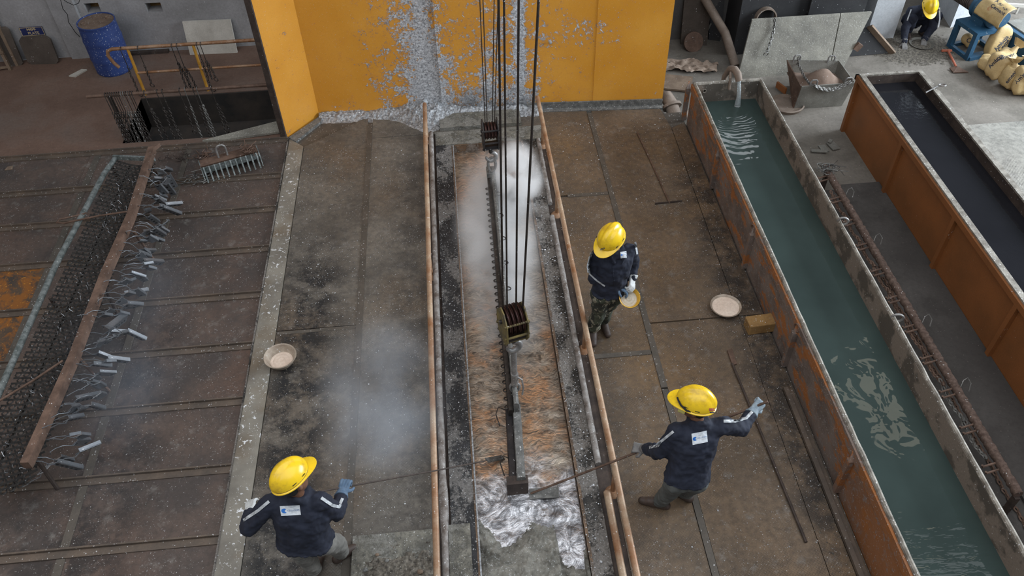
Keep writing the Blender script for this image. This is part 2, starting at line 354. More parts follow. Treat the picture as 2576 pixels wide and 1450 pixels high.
MAT['bowl_y'] = mat_simple('bowl_yellow', (.62, .34, .03), (.70, .42, .06), 12, .45)
MAT['powder'] = mat_simple('flux_powder', (.66, .52, .42), (.76, .63, .52), 7, .85, 0, .12, bump=.3, speckc=(.45, .36, .3), fine=50)
MAT['powder2'] = mat_simple('flux_powder_grey', (.56, .50, .40), (.66, .60, .50), 7, .85, 0, .12, bump=.3, speckc=(.4, .36, .3), fine=50)
MAT['brick'] = mat_simple('ochre_block', (.22, .12, .04), (.34, .20, .07), 6, .8, 0, .3, bump=.5)
MAT['sack'] = mat_simple('woven_sack', (.50, .35, .15), (.62, .46, .23), 5, .55, 0, .03, bump=.4, fine=60, ocs=True)
MAT['ink'] = mat_simple('sack_print', (.025, .035, .06), (.04, .05, .08), 9, .7)
MAT['ink_r'] = mat_simple('sack_print_red', (.45, .12, .06), (.5, .16, .1), 9, .7)
MAT['blue_m'] = mat_simple('machine_blue', (.02, .075, .14), (.032, .10, .18), 4, .5, .1, .12, bump=.15)
MAT['motor'] = mat_simple('motor_brown', (.06, .048, .045), (.095, .075, .07), 8, .6, .2, .1)
MAT['sand'] = mat_simple('brown_sand', (.17, .115, .085), (.24, .17, .13), 6, .95, 0, .1, bump=.5)
MAT['gravel'] = mat_simple('gravel', (.05, .043, .035), (.20, .175, .14), 30, .9, 0, .3, bump=.8, fine=50, spk=(60, .3), speckc=(.38, .35, .3))
MAT['cloth_b'] = mat_simple('dusty_cloth', (.27, .20, .15), (.36, .28, .22), 5, .9, 0, .05, bump=.4)
MAT['flake'] = mat_simple('zinc_flake', (.36, .36, .36), (.72, .73, .75), 30, .45, .4, 0)
MAT['pipe'] = mat_simple('dusty_pipe', (.20, .15, .115), (.29, .23, .185), 5, .7, .1, .1)
MAT['deckplate_w'] = deck_mat('pale_tread', (.24, .23, .20), (.33, .315, .275), 2.0, .1, warm=(.28, .26, .22), cells=22)
MAT['dark_floor'] = concrete('dark_dusty_floor', (.045, .040, .036), (.075, .068, .062), (.035, .03, .027), 2.0)
MAT['peg_rust'] = mat_simple('caked_rust', (.075, .045, .033), (.17, .115, .09), 26, .9, .1, .2, bump=1.0, fine=55)

# ------------------------------------------------------------------ mesh helpers
def V(*a): return Vector(a)
def frame(d, up=None):
    d = Vector(d).normalized(); u = Vector(up) if up is not None else V(0, 0, 1)
    if abs(d.dot(u.normalized())) > .97: u = V(0, 1, 0) if abs(d[1]) < .9 else V(1, 0, 0)
    x = d.cross(u).normalized(); y = x.cross(d).normalized()
    return x, y, d
class MB:
    def __init__(s): s.v = []; s.f = []; s.m = []; s.k = 0
    def add(s, vs, fs, k=None):
        b = len(s.v); s.v += [Vector(x) for x in vs]
        s.f += [tuple(i + b for i in f) for f in fs]; s.m += [s.k if k is None else k] * len(fs)
        return s
    def box(s, c, size, rot=None, k=None):
        hx, hy, hz = [a / 2 for a in size]; M = rot or Matrix.Identity(3)
        vs = [Vector(c) + M @ V(x * hx, y * hy, z * hz) for z in (-1, 1) for y in (-1, 1) for x in (-1, 1)]
        return s.add(vs, [(0, 2, 3, 1), (4, 5, 7, 6), (0, 1, 5, 4), (2, 6, 7, 3), (0, 4, 6, 2), (1, 3, 7, 5)], k)
    def bbox(s, x0, x1, y0, y1, z0, z1, k=None):
        return s.box(((x0 + x1) / 2, (y0 + y1) / 2, (z0 + z1) / 2), (abs(x1 - x0), abs(y1 - y0), abs(z1 - z0)), None, k)
    def slab(s, pts, ext, k=None):          # polygon extruded by a vector
        n = len(pts); e = Vector(ext); a = [Vector(p) for p in pts]
        fs = [tuple(range(n)), tuple(range(2 * n - 1, n - 1, -1))] + [(i, i + n, (i + 1) % n + n, (i + 1) % n) for i in range(n)]
        return s.add(a + [p + e for p in a], fs, k)
    def beam(s, a, b, w, h, up=None, k=None):  # box bar between two points
        a = Vector(a); b = Vector(b); x, y, d = frame(b - a, up)
        M = Matrix((x, y, d)).transposed()
        return s.box((a + b) / 2, (w, h, (b - a).length), M, k)
    def tube(s, pts, r, seg=10, k=None, cap=True, ry=None, up=None):
        pts = [Vector(p) for p in pts]; n = len(pts); rs = r if isinstance(r, (list, tuple)) else [r] * n
        vs = []; px = None
        for i, p in enumerate(pts):
            d = (pts[min(i + 1, n - 1)] - pts[max(i - 1, 0)])
            if d.length < 1e-9: d = V(0, 0, 1)
            d.normalize()
            if px is None: x, y, _ = frame(d, up)
            else:
                x = (px - d * px.dot(d))
                x = x.normalized() if x.length > 1e-6 else frame(d)[0]
                y = d.cross(x) * -1
                y = x.cross(d) if False else d.cross(x)
            px = x
            y = d.cross(x)
            q = (ry if ry else 1.0)
            for j in range(seg):
                t = 2 * math.pi * j / seg
                vs.append(p + x * math.cos(t) * rs[i] + y * math.sin(t) * rs[i] * q)
        fs = [(i * seg + j, i * seg + (j + 1) % seg, (i + 1) * seg + (j + 1) % seg, (i + 1) * seg + j) for i in range(n - 1) for j in range(seg)]
        if cap: fs += [tuple(reversed(range(seg))), tuple((n - 1) * seg + j for j in range(seg))]
        return s.add(vs, fs, k)
    def capsule(s, a, b, ra, rb, seg=12, k=None, flat=1.0, up=None):
        a = Vector(a); b = Vector(b); d = (b - a); L = d.length; d = d.normalized() if L > 1e-6 else V(0, 0, 1)
        pts = []; rs = []
        for i in range(4):
            t = math.pi / 2 * (1 - i / 4.0); pts.append(a - d * ra * math.sin(t)); rs.append(max(ra * math.cos(t), ra * .05))
        pts.append(a); rs.append(ra); pts.append(b); rs.append(rb)
        for i in range(1, 5):
            t = math.pi / 2 * i / 4.0; pts.append(b + d * rb * math.sin(t)); rs.append(max(rb * math.cos(t), rb * .05))
        return s.tube(pts, rs, seg, k, True, flat, up)
    def loft(s, secs, seg=24, k=None, power=2.4, cap=True):  # (centre, xdir, ydir, rx, ry)
        vs = []
        for c, x, y, rx, ry in secs:
            for j in range(seg):
                t = 2 * math.pi * j / seg; ct, st = math.cos(t), math.sin(t)
                e = 2.0 / power
                vs.append(Vector(c) + Vector(x) * rx * math.copysign(abs(ct) ** e, ct) + Vector(y) * ry * math.copysign(abs(st) ** e, st))
        n = len(secs)
        fs = [(i * seg + j, i * seg + (j + 1) % seg, (i + 1) * seg + (j + 1) % seg, (i + 1) * seg + j) for i in range(n - 1) for j in range(seg)]
        if cap: fs += [tuple(reversed(range(seg))), tuple((n - 1) * seg + j for j in range(seg))]
        return s.add(vs, fs, k)
    def ellipsoid(s, c, r, M=None, nu=16, nv=10, k=None):
        M = M or Matrix.Identity(3); c = Vector(c); vs = []
        for i in range(nv + 1):
            ph = math.pi * i / nv - math.pi / 2; 
            for j in range(nu):
                t = 2 * math.pi * j / nu; cp = max(math.cos(ph), .02)
                vs.append(c + M @ V(r[0] * cp * math.cos(t), r[1] * cp * math.sin(t), r[2] * math.sin(ph)))
        fs = [(i * nu + j, i * nu + (j + 1) % nu, (i + 1) * nu + (j + 1) % nu, (i + 1) * nu + j) for i in range(nv) for j in range(nu)]
        fs += [tuple(reversed(range(nu))), tuple(nv * nu + j for j in range(nu))]
        return s.add(vs, fs, k)
    def lathe(s, prof, c=(0, 0, 0), axis=(0, 0, 1), seg=32, k=None, close=False):
        x, y, d = frame(axis); c = Vector(c); vs = []
        for r, z in prof:
            for j in range(seg):
                t = 2 * math.pi * j / seg; vs.append(c + x * r * math.cos(t) + y * r * math.sin(t) + d * z)
        n = len(prof)
        fs = [(i * seg + j, i * seg + (j + 1) % seg, (i + 1) * seg + (j + 1) % seg, (i + 1) * seg + j) for i in range(n - 1) for j in range(seg)]
        if not close:
            if prof[0][0] > 1e-4: fs.append(tuple(reversed(range(seg))))
            if prof[-1][0] > 1e-4: fs.append(tuple((n - 1) * seg + j for j in range(seg)))
        else: fs += [((n - 1) * seg + j, (n - 1) * seg + (j + 1) % seg, (j + 1) % seg, j) for j in range(seg)]
        return s.add(vs, fs, k)
    def ring(s, c, nrm, Rr, r, seg=18, sub=8, k=None, stretch=1.0, a0=0, a1=2 * math.pi, sx=None):
        x, y, d = frame(nrm, sx); full = abs(a1 - a0 - 2 * math.pi) < 1e-6
        n = seg if full else seg + 1; c = Vector(c); vs = []
        for i in range(n):
            t = a0 + (a1 - a0) * i / seg; q = x * math.cos(t) + y * math.sin(t) * stretch; ctr = c + q * Rr; qq = (x * math.cos(t) + y * math.sin(t))
            for j in range(sub):
                u = 2 * math.pi * j / sub; vs.append(ctr + qq * r * math.cos(u) + d * r * math.sin(u))
        m = n if full else n - 1
        fs = [(i * sub + j, ((i + 1) % n) * sub + j, ((i + 1) % n) * sub + (j + 1) % sub, i * sub + (j + 1) % sub) for i in range(m) for j in range(sub)]
        if not full: fs += [tuple(range(sub)), tuple(reversed(range((n - 1) * sub, n * sub)))]
        return s.add(vs, fs, k)
    def grid(s, fn, nu, nv, k=None):
        vs = [fn(i / nu, j / nv) for j in range(nv + 1) for i in range(nu + 1)]
        return s.add(vs, [(j * (nu + 1) + i, j * (nu + 1) + i + 1, (j + 1) * (nu + 1) + i + 1, (j + 1) * (nu + 1) + i) for j in range(nv) for i in range(nu)], k)
    def chain(s, pts, link=.05, r=.006, k=None):
        pts = [Vector(p) for p in pts]; seg = []; 
        for a, b in zip(pts, pts[1:]):
            seg.append((a, b, (b - a).length))
        tot = sum(q[2] for q in seg); n = max(2, int(tot / (link * .78))); acc = 0; si = 0
        for i in range(n):
            d = (i + .5) / n * tot
            while si < len(seg) - 1 and d > acc + seg[si][2]: acc += seg[si][2]; si += 1
            a, b, L = seg[si]; p = a.lerp(b, (d - acc) / max(L, 1e-6)); dr = (b - a).normalized()
            x, y, _ = frame(dr); nr = x if i % 2 else y
            # link: stretched ring whose long axis follows the chain
            u = dr; vv = nr.cross(dr).normalized(); vs = []
            for q in range(8):
                t = 2 * math.pi * q / 8; cx = u * math.cos(t) * (link * .5) + vv * math.sin(t) * (link * .27); o = (u * math.cos(t) + vv * math.sin(t))
                for j in range(4):
                    e = 2 * math.pi * j / 4; vs.append(p + cx + o * r * math.cos(e) + nr * r * math.sin(e))
            s.add(vs, [(q * 4 + j, ((q + 1) % 8) * 4 + j, ((q + 1) % 8) * 4 + (j + 1) % 4, q * 4 + (j + 1) % 4) for q in range(8) for j in range(4)], k)
        return s
    def mesh(s, name, mats, smooth=False, off=V(0, 0, 0)):
        me = bpy.data.meshes.new(name)
        me.from_pydata([tuple(v - off) for v in s.v], [], s.f)
        for mm in (mats if isinstance(mats, (list, tuple)) else [mats]): me.materials.append(MAT[mm] if isinstance(mm, str) else mm)
        if any(s.m): me.polygons.foreach_set('material_index', s.m)
        me.update()
        if smooth:
            me.polygons.foreach_set('use_smooth', [True] * len(me.polygons))
            try: me.set_sharp_from_angle(angle=R(42))
            except Exception: pass
        return me
    def build(s, name, mats, parent=None, smooth=False, at=None):
        if parent is None:
            if at is None:
                xs = [v[0] for v in s.v]; ys = [v[1] for v in s.v]; zs = [v[2] for v in s.v]
                at = V((min(xs) + max(xs)) / 2, (min(ys) + max(ys)) / 2, min(zs))
            off = Vector(at)
        else: off = wloc(parent)
        o = bpy.data.objects.new(name, s.mesh(name, mats, smooth, off)); COL.objects.link(o)
        if parent is None: o.location = off
        else: o.parent = parent
        return o
def wloc(o):
    p = Vector(o.location)
    while o.parent: o = o.parent; p += Vector(o.location)
    return p
def tag(o, label=None, cat=None, group=None, kind=None):
    if label: o['label'] = label
    if cat: o['category'] = cat
    if group: o['group'] = group
    if kind: o['kind'] = kind
    return o
def thing(name, label, cat, at, group=None):
    o = bpy.data.objects.new(name, None); COL.objects.link(o); o.location = at; o.empty_display_size = .1
    return tag(o, label, cat, group)
def struct(name, mb, mats, smooth=False):
    return tag(mb.build(name, mats, None, smooth), kind='structure')
def dup(o, loc=None, rot=None, label=None, parent=None, scale=None):
    c = o.copy(); COL.objects.link(c)
    if parent is not None: c.parent = parent
    if loc is not None: c.location = loc
    if rot is not None: c.rotation_euler = rot
    if scale is not None: c.scale = scale
    if label: c['label'] = label
    for ch in list(o.children): dup(ch, parent=c)
    return c
_tex = {}
def clouds(size):
    if size not in _tex:
        t = bpy.data.textures.new('folds', 'CLOUDS'); t.noise_scale = size; t.noise_depth = 2; _tex[size] = t
    return _tex[size]
def fuse(o, voxel, smooth=2, fold=0.0, fsize=.1, fold2=0.0, fsize2=.04):
    md = o.modifiers.new('r', 'REMESH'); md.mode = 'VOXEL'; md.voxel_size = voxel; md.use_smooth_shade = True
    if smooth:
        ms = o.modifiers.new('s', 'SMOOTH'); ms.iterations = smooth; ms.factor = .5
    for f, z in ((fold, fsize), (fold2, fsize2)):
        if f:
            d = o.modifiers.new('d', 'DISPLACE'); d.texture = clouds(z); d.texture_coords = 'GLOBAL'; d.strength = f; d.mid_level = .5
    dg = bpy.context.evaluated_depsgraph_get(); dg.update()
    ev = o.evaluated_get(dg); me = bpy.data.meshes.new_from_object(ev)
    mats = list(o.data.materials); o.modifiers.clear(); o.data = me
    me.materials.clear()
    for m in mats: me.materials.append(m)
    me.polygons.foreach_set('material_index', [0] * len(me.polygons))
    me.polygons.foreach_set('use_smooth', [True] * len(me.polygons))
    return o
def bvh_of(o):
    off = wloc(o)
    return BVHTree.FromPolygons([v.co + off for v in o.data.vertices], [tuple(p.vertices) for p in o.data.polygons])
_txt = {}
def text_mesh(s, bold=False):
    if s not in _txt:
        cu = bpy.data.curves.new('t', 'FONT'); cu.body = s; cu.size = 1.0; cu.align_x = 'CENTER'; cu.align_y = 'CENTER'; cu.resolution_u = 2
        cu.offset = .02 if bold else 0
        o = bpy.data.objects.new('t', cu); COL.objects.link(o)
        dg = bpy.context.evaluated_depsgraph_get(); dg.update(); me = bpy.data.meshes.new_from_object(o.evaluated_get(dg))
        _txt[s] = ([tuple(v.co) for v in me.vertices], [tuple(p.vertices) for p in me.polygons])
        bpy.data.objects.remove(o); bpy.data.curves.remove(cu); bpy.data.meshes.remove(me)
    return _txt[s]
def lay(bv, q, d, lift):                # drop a point on a surface along d
    hit = bv.ray_cast(q, d, 3.0) if bv else (q, None, None, None)
    return (hit[0] if hit[0] is not None else q + d * .12) - d * lift
def write(mb, s, c, u, v, size, k=None, bv=None, d=None, lift=.004, bold=False, subdiv=0):
    vs, fs = text_mesh(s, bold); u = Vector(u).normalized(); v = Vector(v).normalized(); c = Vector(c)
    out = [c + u * p[0] * size + v * p[1] * size for p in vs]
    if bv: out = [lay(bv, q, d, lift) for q in out]
    mb.add(out, [f for f in fs], k)
def decal(mb, bv, c, u, v, w, h, d, lift=.003, k=None, nu=8, nv=6):
    u = Vector(u).normalized(); v = Vector(v).normalized(); c = Vector(c)
    mb.grid(lambda a, b: lay(bv, c + u * (a - .5) * w + v * (b - .5) * h, d, lift), nu, nv, k)

# ------------------------------------------------------------------ people
SKY_D = None
def toward_cam(p): return (Vector(p) - V(0, 0, H)).normalized()
def hand(mb, wrist, d, n, curl=.9, side=1, s=1.0, spread=.0):
    """glove: palm, four unequal bent fingers and a thumb leaving the side of the palm. d along the hand, n the way the palm faces"""
    d = Vector(d).normalized(); n = Vector(n); n = (n - d * n.dot(d)).normalized(); l = d.cross(n) * side
    W = Vector(wrist)
    mb.capsule(W - d * .05, W + d * .01, .034 * s, .030 * s, 12, flat=.8, up=n)
    for i in range(4):
        a = (i - 1.5) * .020 * s
        mb.capsule(W + l * a * .7 + d * .01, W + l * a + d * .085 * s, .016 * s, .0135 * s, 8)
    for i, L in enumerate((.072, .082, .076, .060)):
        a = (i - 1.5) * .021 * s; p = W + l * a + d * .088 * s; ang = .25; dd = d
        c = curl * (1 + .08 * i)
        for q, f in enumerate((.42, .32, .26)):
            ang += c * (.75 if q else .55)
            dd = (d * math.cos(ang) + n * math.sin(ang) + l * spread * (i - 1.5)).normalized()
            e = p + dd * L * f * s
            mb.capsule(p, e, (.0115 - .001 * q) * s, (.0105 - .001 * q) * s, 8); p = e
    p = W + l * (-.030 * s) + d * .02 * s + n * .008
    q = p + (d * .55 - l * .6 + n * .45).normalized() * .042 * s; mb.capsule(p, q, .0145 * s, .0125 * s, 8)
    e = q + (d * .75 - l * .05 + n * .6).normalized() * .034 * s; mb.capsule(q, e, .012 * s, .0095 * s, 8)
def boot(mb, ank, fwd):
    fwd = Vector(fwd); fwd.z = 0; fwd.normalize(); a = Vector(ank); g = a.z - .098 if a.z > .0 else a.z
    base = V(a.x, a.y, a.z - .085)
    mb.capsule(a + V(0, 0, .07), a, .052, .05, 12)
    mb.capsule(base - fwd * .055 + V(0, 0, .035), base + fwd * .05 + V(0, 0, .045), .042, .047, 12)
    mb.capsule(base + fwd * .05 + V(0, 0, .04), base + fwd * .165 + V(0, 0, .025), .046, .036, 12)
    mb.capsule(a - V(0, 0, .01), base + fwd * .11 + V(0, 0, .045), .046, .038, 12)
def helmet(root, c, up, fwd, marks=None):
    up = Vector(up).normalized(); fwd = Vector(fwd); fwd = (fwd - up * fwd.dot(up)).normalized(); rt = fwd.cross(up)
    def L(x, y, z): return Vector(c) + rt * x + fwd * y + up * z
    mb = MB(); nu, nv = 48, 14; A, B, C = .122, .150, .135
    def pt(th, ph):
        cx, cy, cz = math.cos(th), math.sin(th), math.sin(ph); cp = math.cos(ph)
        x = A * cp * cx; y = B * cp * cy; z = C * cz
        r = math.exp(-(x / .030) ** 6) * .015 * max(0, math.sin(ph)) ** .4      # raised crown ridge
        r += .003 * math.exp(-((abs(x) - .066) / .012) ** 2) * max(0, math.sin(ph)) ** .5
        k = 1 + r / .13
        return L(x * k, y * k, z * k)
    mb.grid(lambda a, b: pt(2 * math.pi * a, math.pi / 2 * b * .9999), nu, nv)
    # brim all round, long peak at the front
    def brim(a, b):
        t = 2 * math.pi * a; f = max(0, math.sin(t)) ** 3; wdt = .010 + .062 * f
        rr = b * wdt
        return L((A + rr * .9) * math.cos(t) , (B + rr) * math.sin(t), -.004 - b * (.006 + .016 * f))
    mb.grid(brim, nu, 3)
    mb.grid(lambda a, b: brim(a, 1) + up * (-.006 * b) if False else brim(a, 1 - b) - up * .006, nu, 3)
    mb.grid(lambda a, b: brim(a, 1) - up * .006 * b, nu, 1)
    o = mb.build('helmet', ['helmet', 'helmet_t'], root, True)
    # inside lining
    li = MB(); li.grid(lambda a, b: L((A - .006) * math.cos(6.2832 * a) * math.cos(1.5 * b), (B - .006) * math.sin(6.2832 * a) * math.cos(1.5 * b), (C - .006) * math.sin(1.5 * b) - .004), 24, 6)
    li.build('helmet_lining', 'hole', o, True)
    sl = MB()
    for sx in (-1, 1):
        for sy in (-.15, .35):
            t = math.atan2(sy, sx * 1.0); p = pt(math.atan2(sy * B, sx * A), .14); nn = (p - Vector(c)).normalized()
            sl.beam(p + nn * .001 - fwd * .018, p + nn * .001 + fwd * .018, .004, .006, nn)
    sl.build('vent_slot', 'hole', o)
    return o, L, pt
def person(name, label, J, front, mats, crouch=False, pal=None, hup=None, hfwd=None, palms=None, hand_d=None, curl=(.9, .9), boots=None, voxel=.011, hairlen=.0, hem=.12, fat=1.0):
    j = {k: Vector(v) for k, v in J.items()}
    g = V((j['aL'].x + j['aR'].x) / 2, (j['aL'].y + j['aR'].y) / 2, min(j['aL'].z, j['aR'].z) - .095)
    root = thing(name, label, 'person', g)
    up = (j['neck'] - j['pel']).normalized(); lat = (j['sR'] - j['sL']); lat = (lat - up * lat.dot(up)).normalized()
    fr = up.cross(lat).normalized()
    hup = Vector(hup or up).normalized(); hf = Vector(hfwd or fr); hf = (hf - hup * hf.dot(hup)).normalized(); hr = hf.cross(hup)
    HM = Matrix((hr, hf, hup)).transposed()
    hc = j['head'] - hup * .02
    # body: one continuous skinned figure (head, neck, trunk, limbs)
    b = MB()
    b.ellipsoid(hc, (.074, .096, .105), HM, 20, 14)
    b.ellipsoid(hc + hf * .028 - hup * .055, (.056, .062, .062), HM, 16, 10)
    b.capsule(hc + hf * .088 - hup * .005, hc + hf * .104 - hup * .038, .008, .013, 8)
    for sx in (-1, 1):
        b.ellipsoid(hc + hr * sx * .076 - hf * .005 - hup * .025, (.011, .020, .031), HM, 10, 8)
        b.ellipsoid(hc + hr * sx * .034 + hf * .078 - hup * .002, (.015, .012, .010), HM, 10, 8)
    b.capsule(hc + hf * .082 - hup * .068 - hr * .018, hc + hf * .082 - hup * .068 + hr * .018, .008, .008, 8)
    b.capsule(hc - hup * .06 - hf * .02, j['neck'] - up * .03, .052, .056, 12)
    b.loft([(j['pel'] - up * .03, lat, fr, .14, .10), (j['pel'].lerp(j['neck'], .35), lat, fr, .125, .09), (j['pel'].lerp(j['neck'], .72), lat, fr, .15, .10), (j['neck'] - up * .03, lat, fr, .10, .06)], 20)
    for sd in 'LR':
        b.capsule(j['s' + sd], j['e' + sd], .048, .038); b.capsule(j['e' + sd], j['h' + sd], .036, .026)
        hp = j['pel'] + lat * (.085 if sd == 'R' else -.085)
        b.capsule(hp, j['k' + sd], .075, .05); b.capsule(j['k' + sd], j['a' + sd], .048, .036)
    bo = b.build('body', 'skin', root); fuse(bo, .009, 3)
    ey = MB()
    for sx in (-1, 1): ey.ellipsoid(hc + hr * sx * .034 + hf * .087 - hup * .002, (.011, .008, .007), HM, 10, 8)
    ey.build('eyes', 'hole', bo, True)
    hb = MB(); hb.ellipsoid(hc - hf * .010 + hup * .012, (.080, .097, .102), HM, 20, 12); 
    hb.ellipsoid(hc - hf * .045 - hup * .035, (.066, .056, .055), HM, 16, 8)
    fuse(hb.build('hair', 'hair', root), .008, 2)
    # jacket
    a = MB(); T = j['pel'].lerp
    hemc = j['pel'] - up * hem
    hs = j['hem'] if 'hem' in j else hemc
    f_ = fat
    a.loft([(hs, lat, fr, .205 * f_, .150 * f_), (j['pel'], lat, fr, .192 * f_, .145 * f_), (T(j['neck'], .35), lat, fr, .180 * f_, .132 * f_), (T(j['neck'], .62), lat, fr, .195 * f_, .138 * f_),
            (T(j['neck'], .82), lat, fr, .190 * f_, .118 * f_), (T(j['neck'], .95), lat, fr, .120 * f_, .085 * f_), (j['neck'] + up * .015, lat, fr, .075, .068)], 32, power=2.3)
    for sd in 'LR':
        sh, el, hn = j['s' + sd], j['e' + sd], j['h' + sd]
        inn = sh.lerp(T(j['neck'], .8), .45)
        a.capsule(inn, sh, .085, .076, 16); a.capsule(sh, el, .076, .064, 16)
        wr = el.lerp(hn, .90)
        a.capsule(el, wr, .064, .050, 16)
        ln = (sh - el).length                      # sleeve creases near the elbow
        for q in (.55, .72, .88):
            p = sh.lerp(el, q); dd = (el - sh).normalized(); a.ring(p, (dd + V(.2 * math.sin(q * 20), .2, .1)), .057, .012, 16, 8)
        for q in (.15, .35, .6):
            p = el.lerp(wr, q); dd = (wr - el).normalized(); a.ring(p, (dd + V(.15, .2 * math.sin(q * 17), .1)), .050, .010, 16, 8)
    a.ring(j['neck'] + up * .012 - fr * .004, up + fr * .25, .070, .020, 24, 8)
    a.loft([(j['neck'] - up * .02, lat, fr, .10, .09), (j['neck'] + up * .032 - fr * .01, lat, fr, .080, .078)], 24)
    for s_ in (-1, 1):                             # collar wings and yoke seam
        a.capsule(j['neck'] + lat * .06 * s_ + fr * .07, j['neck'] + lat * .035 * s_ + fr * .11 - up * .06, .018, .010)
    jk = a.build('jacket', 'navy', root); fuse(jk, voxel, 2, .034, .13, .024, .05)
    bv = bvh_of(jk)
    # trousers
    t = MB()
    hipc = j['pel']
    for sd in 'LR':
        hp = hipc + lat * (.085 if sd == 'R' else -.085) - up * .02
        t.capsule(hipc + lat * (.05 if sd == 'R' else -.05), hp, .115, .105, 16)
        t.capsule(hp, j['k' + sd], .102, .078, 16); t.capsule(j['k' + sd], j['a' + sd] + V(0, 0, .02), .078, .068, 16)
        for q in (.3, .6, .85):
            p = j['k' + sd].lerp(j['a' + sd], q); t.ring(p, V(.1, .15, 1), .062, .014, 16, 8)
    tr = t.build('trousers', mats[0], root); fuse(tr, voxel, 2, .034, .12, .014, .05)
    for n_, sd in enumerate('LR'):
        bt = MB(); boot(bt, j['a' + sd], (boots or {}).get(sd, fr)); fuse(bt.build('boot', 'boot', root), .008, 2)
    # gloves
    for n_, sd in enumerate('LR'):
        hd = Vector((hand_d or {}).get(sd) or (j['h' + sd] - j['e' + sd])).normalized()
        pn = Vector((palms or {}).get(sd, V(0, 0, -1)))
        m = MB(); hand(m, j['h' + sd], hd, pn, curl[n_], 1 if sd == 'R' else -1, 1.12)
        wr = j['e' + sd].lerp(j['h' + sd], .78)
        m.tube([wr, j['h' + sd] + hd * .01], [.057, .040], 16)
        go = m.build('glove', mats[1 + n_], root); fuse(go, .0055, 1, .006, .03)
    return root, j, dict(up=up, lat=lat, fr=fr, hup=hup, hf=hf, hr=hr, hc=hc, jk=jk, bv=bv)
def back_label(root, F, c, u, v, wdt, hgt, d, txt=True, small=False):
    m = MB(); decal(m, F['bv'], c, u, v, wdt, hgt, d, .004, 0, 12, 8)
    u = Vector(u).normalized(); v = Vector(v).normalized(); c = Vector(c)
    s = wdt / .16
    hx = [(-.026, .010), (-.012, .020), (.006, .020), (.014, .012), (.004, .008), (.001, 0), (.004, -.010), (.014, -.016), (.002, -.022), (-.012, -.020), (-.026, -.010)]
    base = c - u * .046 * s
    m.add([lay(F['bv'], base + u * x * s + v * y * s, d, .006) for x, y in hx] + [lay(F['bv'], base - u * .008 * s, d, .006)], [(i, i + 1, 11) for i in range(10)] + [(10, 0, 11)], 1)
    write(m, 'CELL-COM', c + u * .024 * s, u, v, .020 * s, 2, F['bv'], d, .006)
    tag(m.build('name_label', ['patch', 'logo', 'ltext'], F['jk']), 'white label with a blue hexagon mark and blue lettering')
def stripe(F, pts, d, wdt=.020, side=None):
    m = MB(); pts = [Vector(p) for p in pts]; P2 = []
    for a, b in zip(pts, pts[1:]):
        n = max(2, int((b - a).length / .012)); P2 += [a.lerp(b, i / n) for i in range(n)]
    P2.append(pts[-1]); L_ = []; Rr = []
    for i, p in enumerate(P2):
        t = (P2[min(i + 2, len(P2) - 1)] - P2[max(i - 2, 0)]).normalized(); dd = d(p) if callable(d) else d
        s = t.cross(dd).normalized() * wdt / 2
        L_.append([lay(F['bv'], p + s * q - dd * .45, dd, .0075) for q in (-1, 0, 1)])
    vs = [q for r in L_ for q in r]; n = len(L_)
    m.add(vs, [(i * 3 + k, i * 3 + k + 1, i * 3 + k + 4, i * 3 + k + 3) for i in range(n - 1) for k in (0, 1)])
    return m.build('reflective_stripe', 'reflect', F['jk'])

# ================================================================== SETTING
ZB = -.022                                    # slab the deck plates lie on
KX0, KX1, KY0, KY1 = -.125, .815, 1.2, 9.40   # kettle opening
m = MB()
m.bbox(-7.6, KX0 - .03, 1.2, 9.9, -.5, ZB); m.bbox(KX1 + .03, 3.19, 1.2, 9.9, -.5, ZB)
m.bbox(KX0 - .03, KX1 + .03, KY1 + .03, 9.9, -.5, ZB)
m.bbox(-2.42, 2.95, 9.9, 10.9, -.5, ZB)
struct('floor', m, 'seam')
PX0, PX1, PY0, PY1 = -4.80, -2.42, 10.05, 11.22
m = MB()
m.bbox(-12, PX0, 9.9, 12.6, -.5, 0); m.bbox(PX0, -1.2, PY1, 12.6, -.5, 0); m.bbox(PX0, -2.42, 9.9, PY0, -.5, 0)
m.bbox(-12, -7.6, 1.2, 9.9, -.5, 0)
struct('floor', m, 'floor_l')
m = MB(); m.bbox(PX0, PX1 + .4, PY0, PY1, -.62, -.52); m.bbox(PX0 - .02, PX0, PY0, PY1, -1.1, -.01); m.bbox(PX0, PX1 + .4, PY1 - .02, PY1, -1.1, -.01)
m.bbox(PX0, PX1, PY0, PY0 + .02, -1.1, -.01)
struct('wall_pit', m, 'pit')
m = MB(); m.bbox(2.0, 18, 1.2, 10.9, ZR - .3, ZR); m.bbox(-1.2, 18, 10.9, 17.5, ZR - .3, ZR)
struct('floor', m, 'floor_r')
YW = P(400, 129, 0).y
m = MB()
def wallpart(x0, x1, z0, z1, y=YW, th=.25): m.bbox(x0, x1, y, y + th, z0, z1)
hole1 = Q(232, 22, YW); hole2 = Q(387, 18, YW)
xs = sorted([(hole1.x - .10, hole1.x + .12, hole1.z - .07, hole1.z + .09), (hole2.x - .12, hole2.x + .12, hole2.z - .08, hole2.z + .07)])
cur = -12
for x0, x1, z0, z1 in xs:
    wallpart(cur, x0, 0, 3); wallpart(x0, x1, 0, z0); wallpart(x0, x1, z1, 3); cur = x1
wallpart(cur, -1.2, 0, 3)
struct('wall_back', m, 'wall')
m = MB()
for x0, x1, z0, z1 in xs: m.bbox(x0 - .02, x1 + .02, YW + .22, YW + .27, z0 - .02, z1 + .02)
struct('wall_back', m, 'brick')
m = MB()
a = P(184, 145, 0).x; b = P(240, 148, 0).x; m.bbox(a, b, P(210, 147, 0).y, YW + .02, 0, 3)
a = P(596, 132, 0).x; m.bbox(a, a + .7, P(210, 147, 0).y + .2, YW + .02, 0, 3)
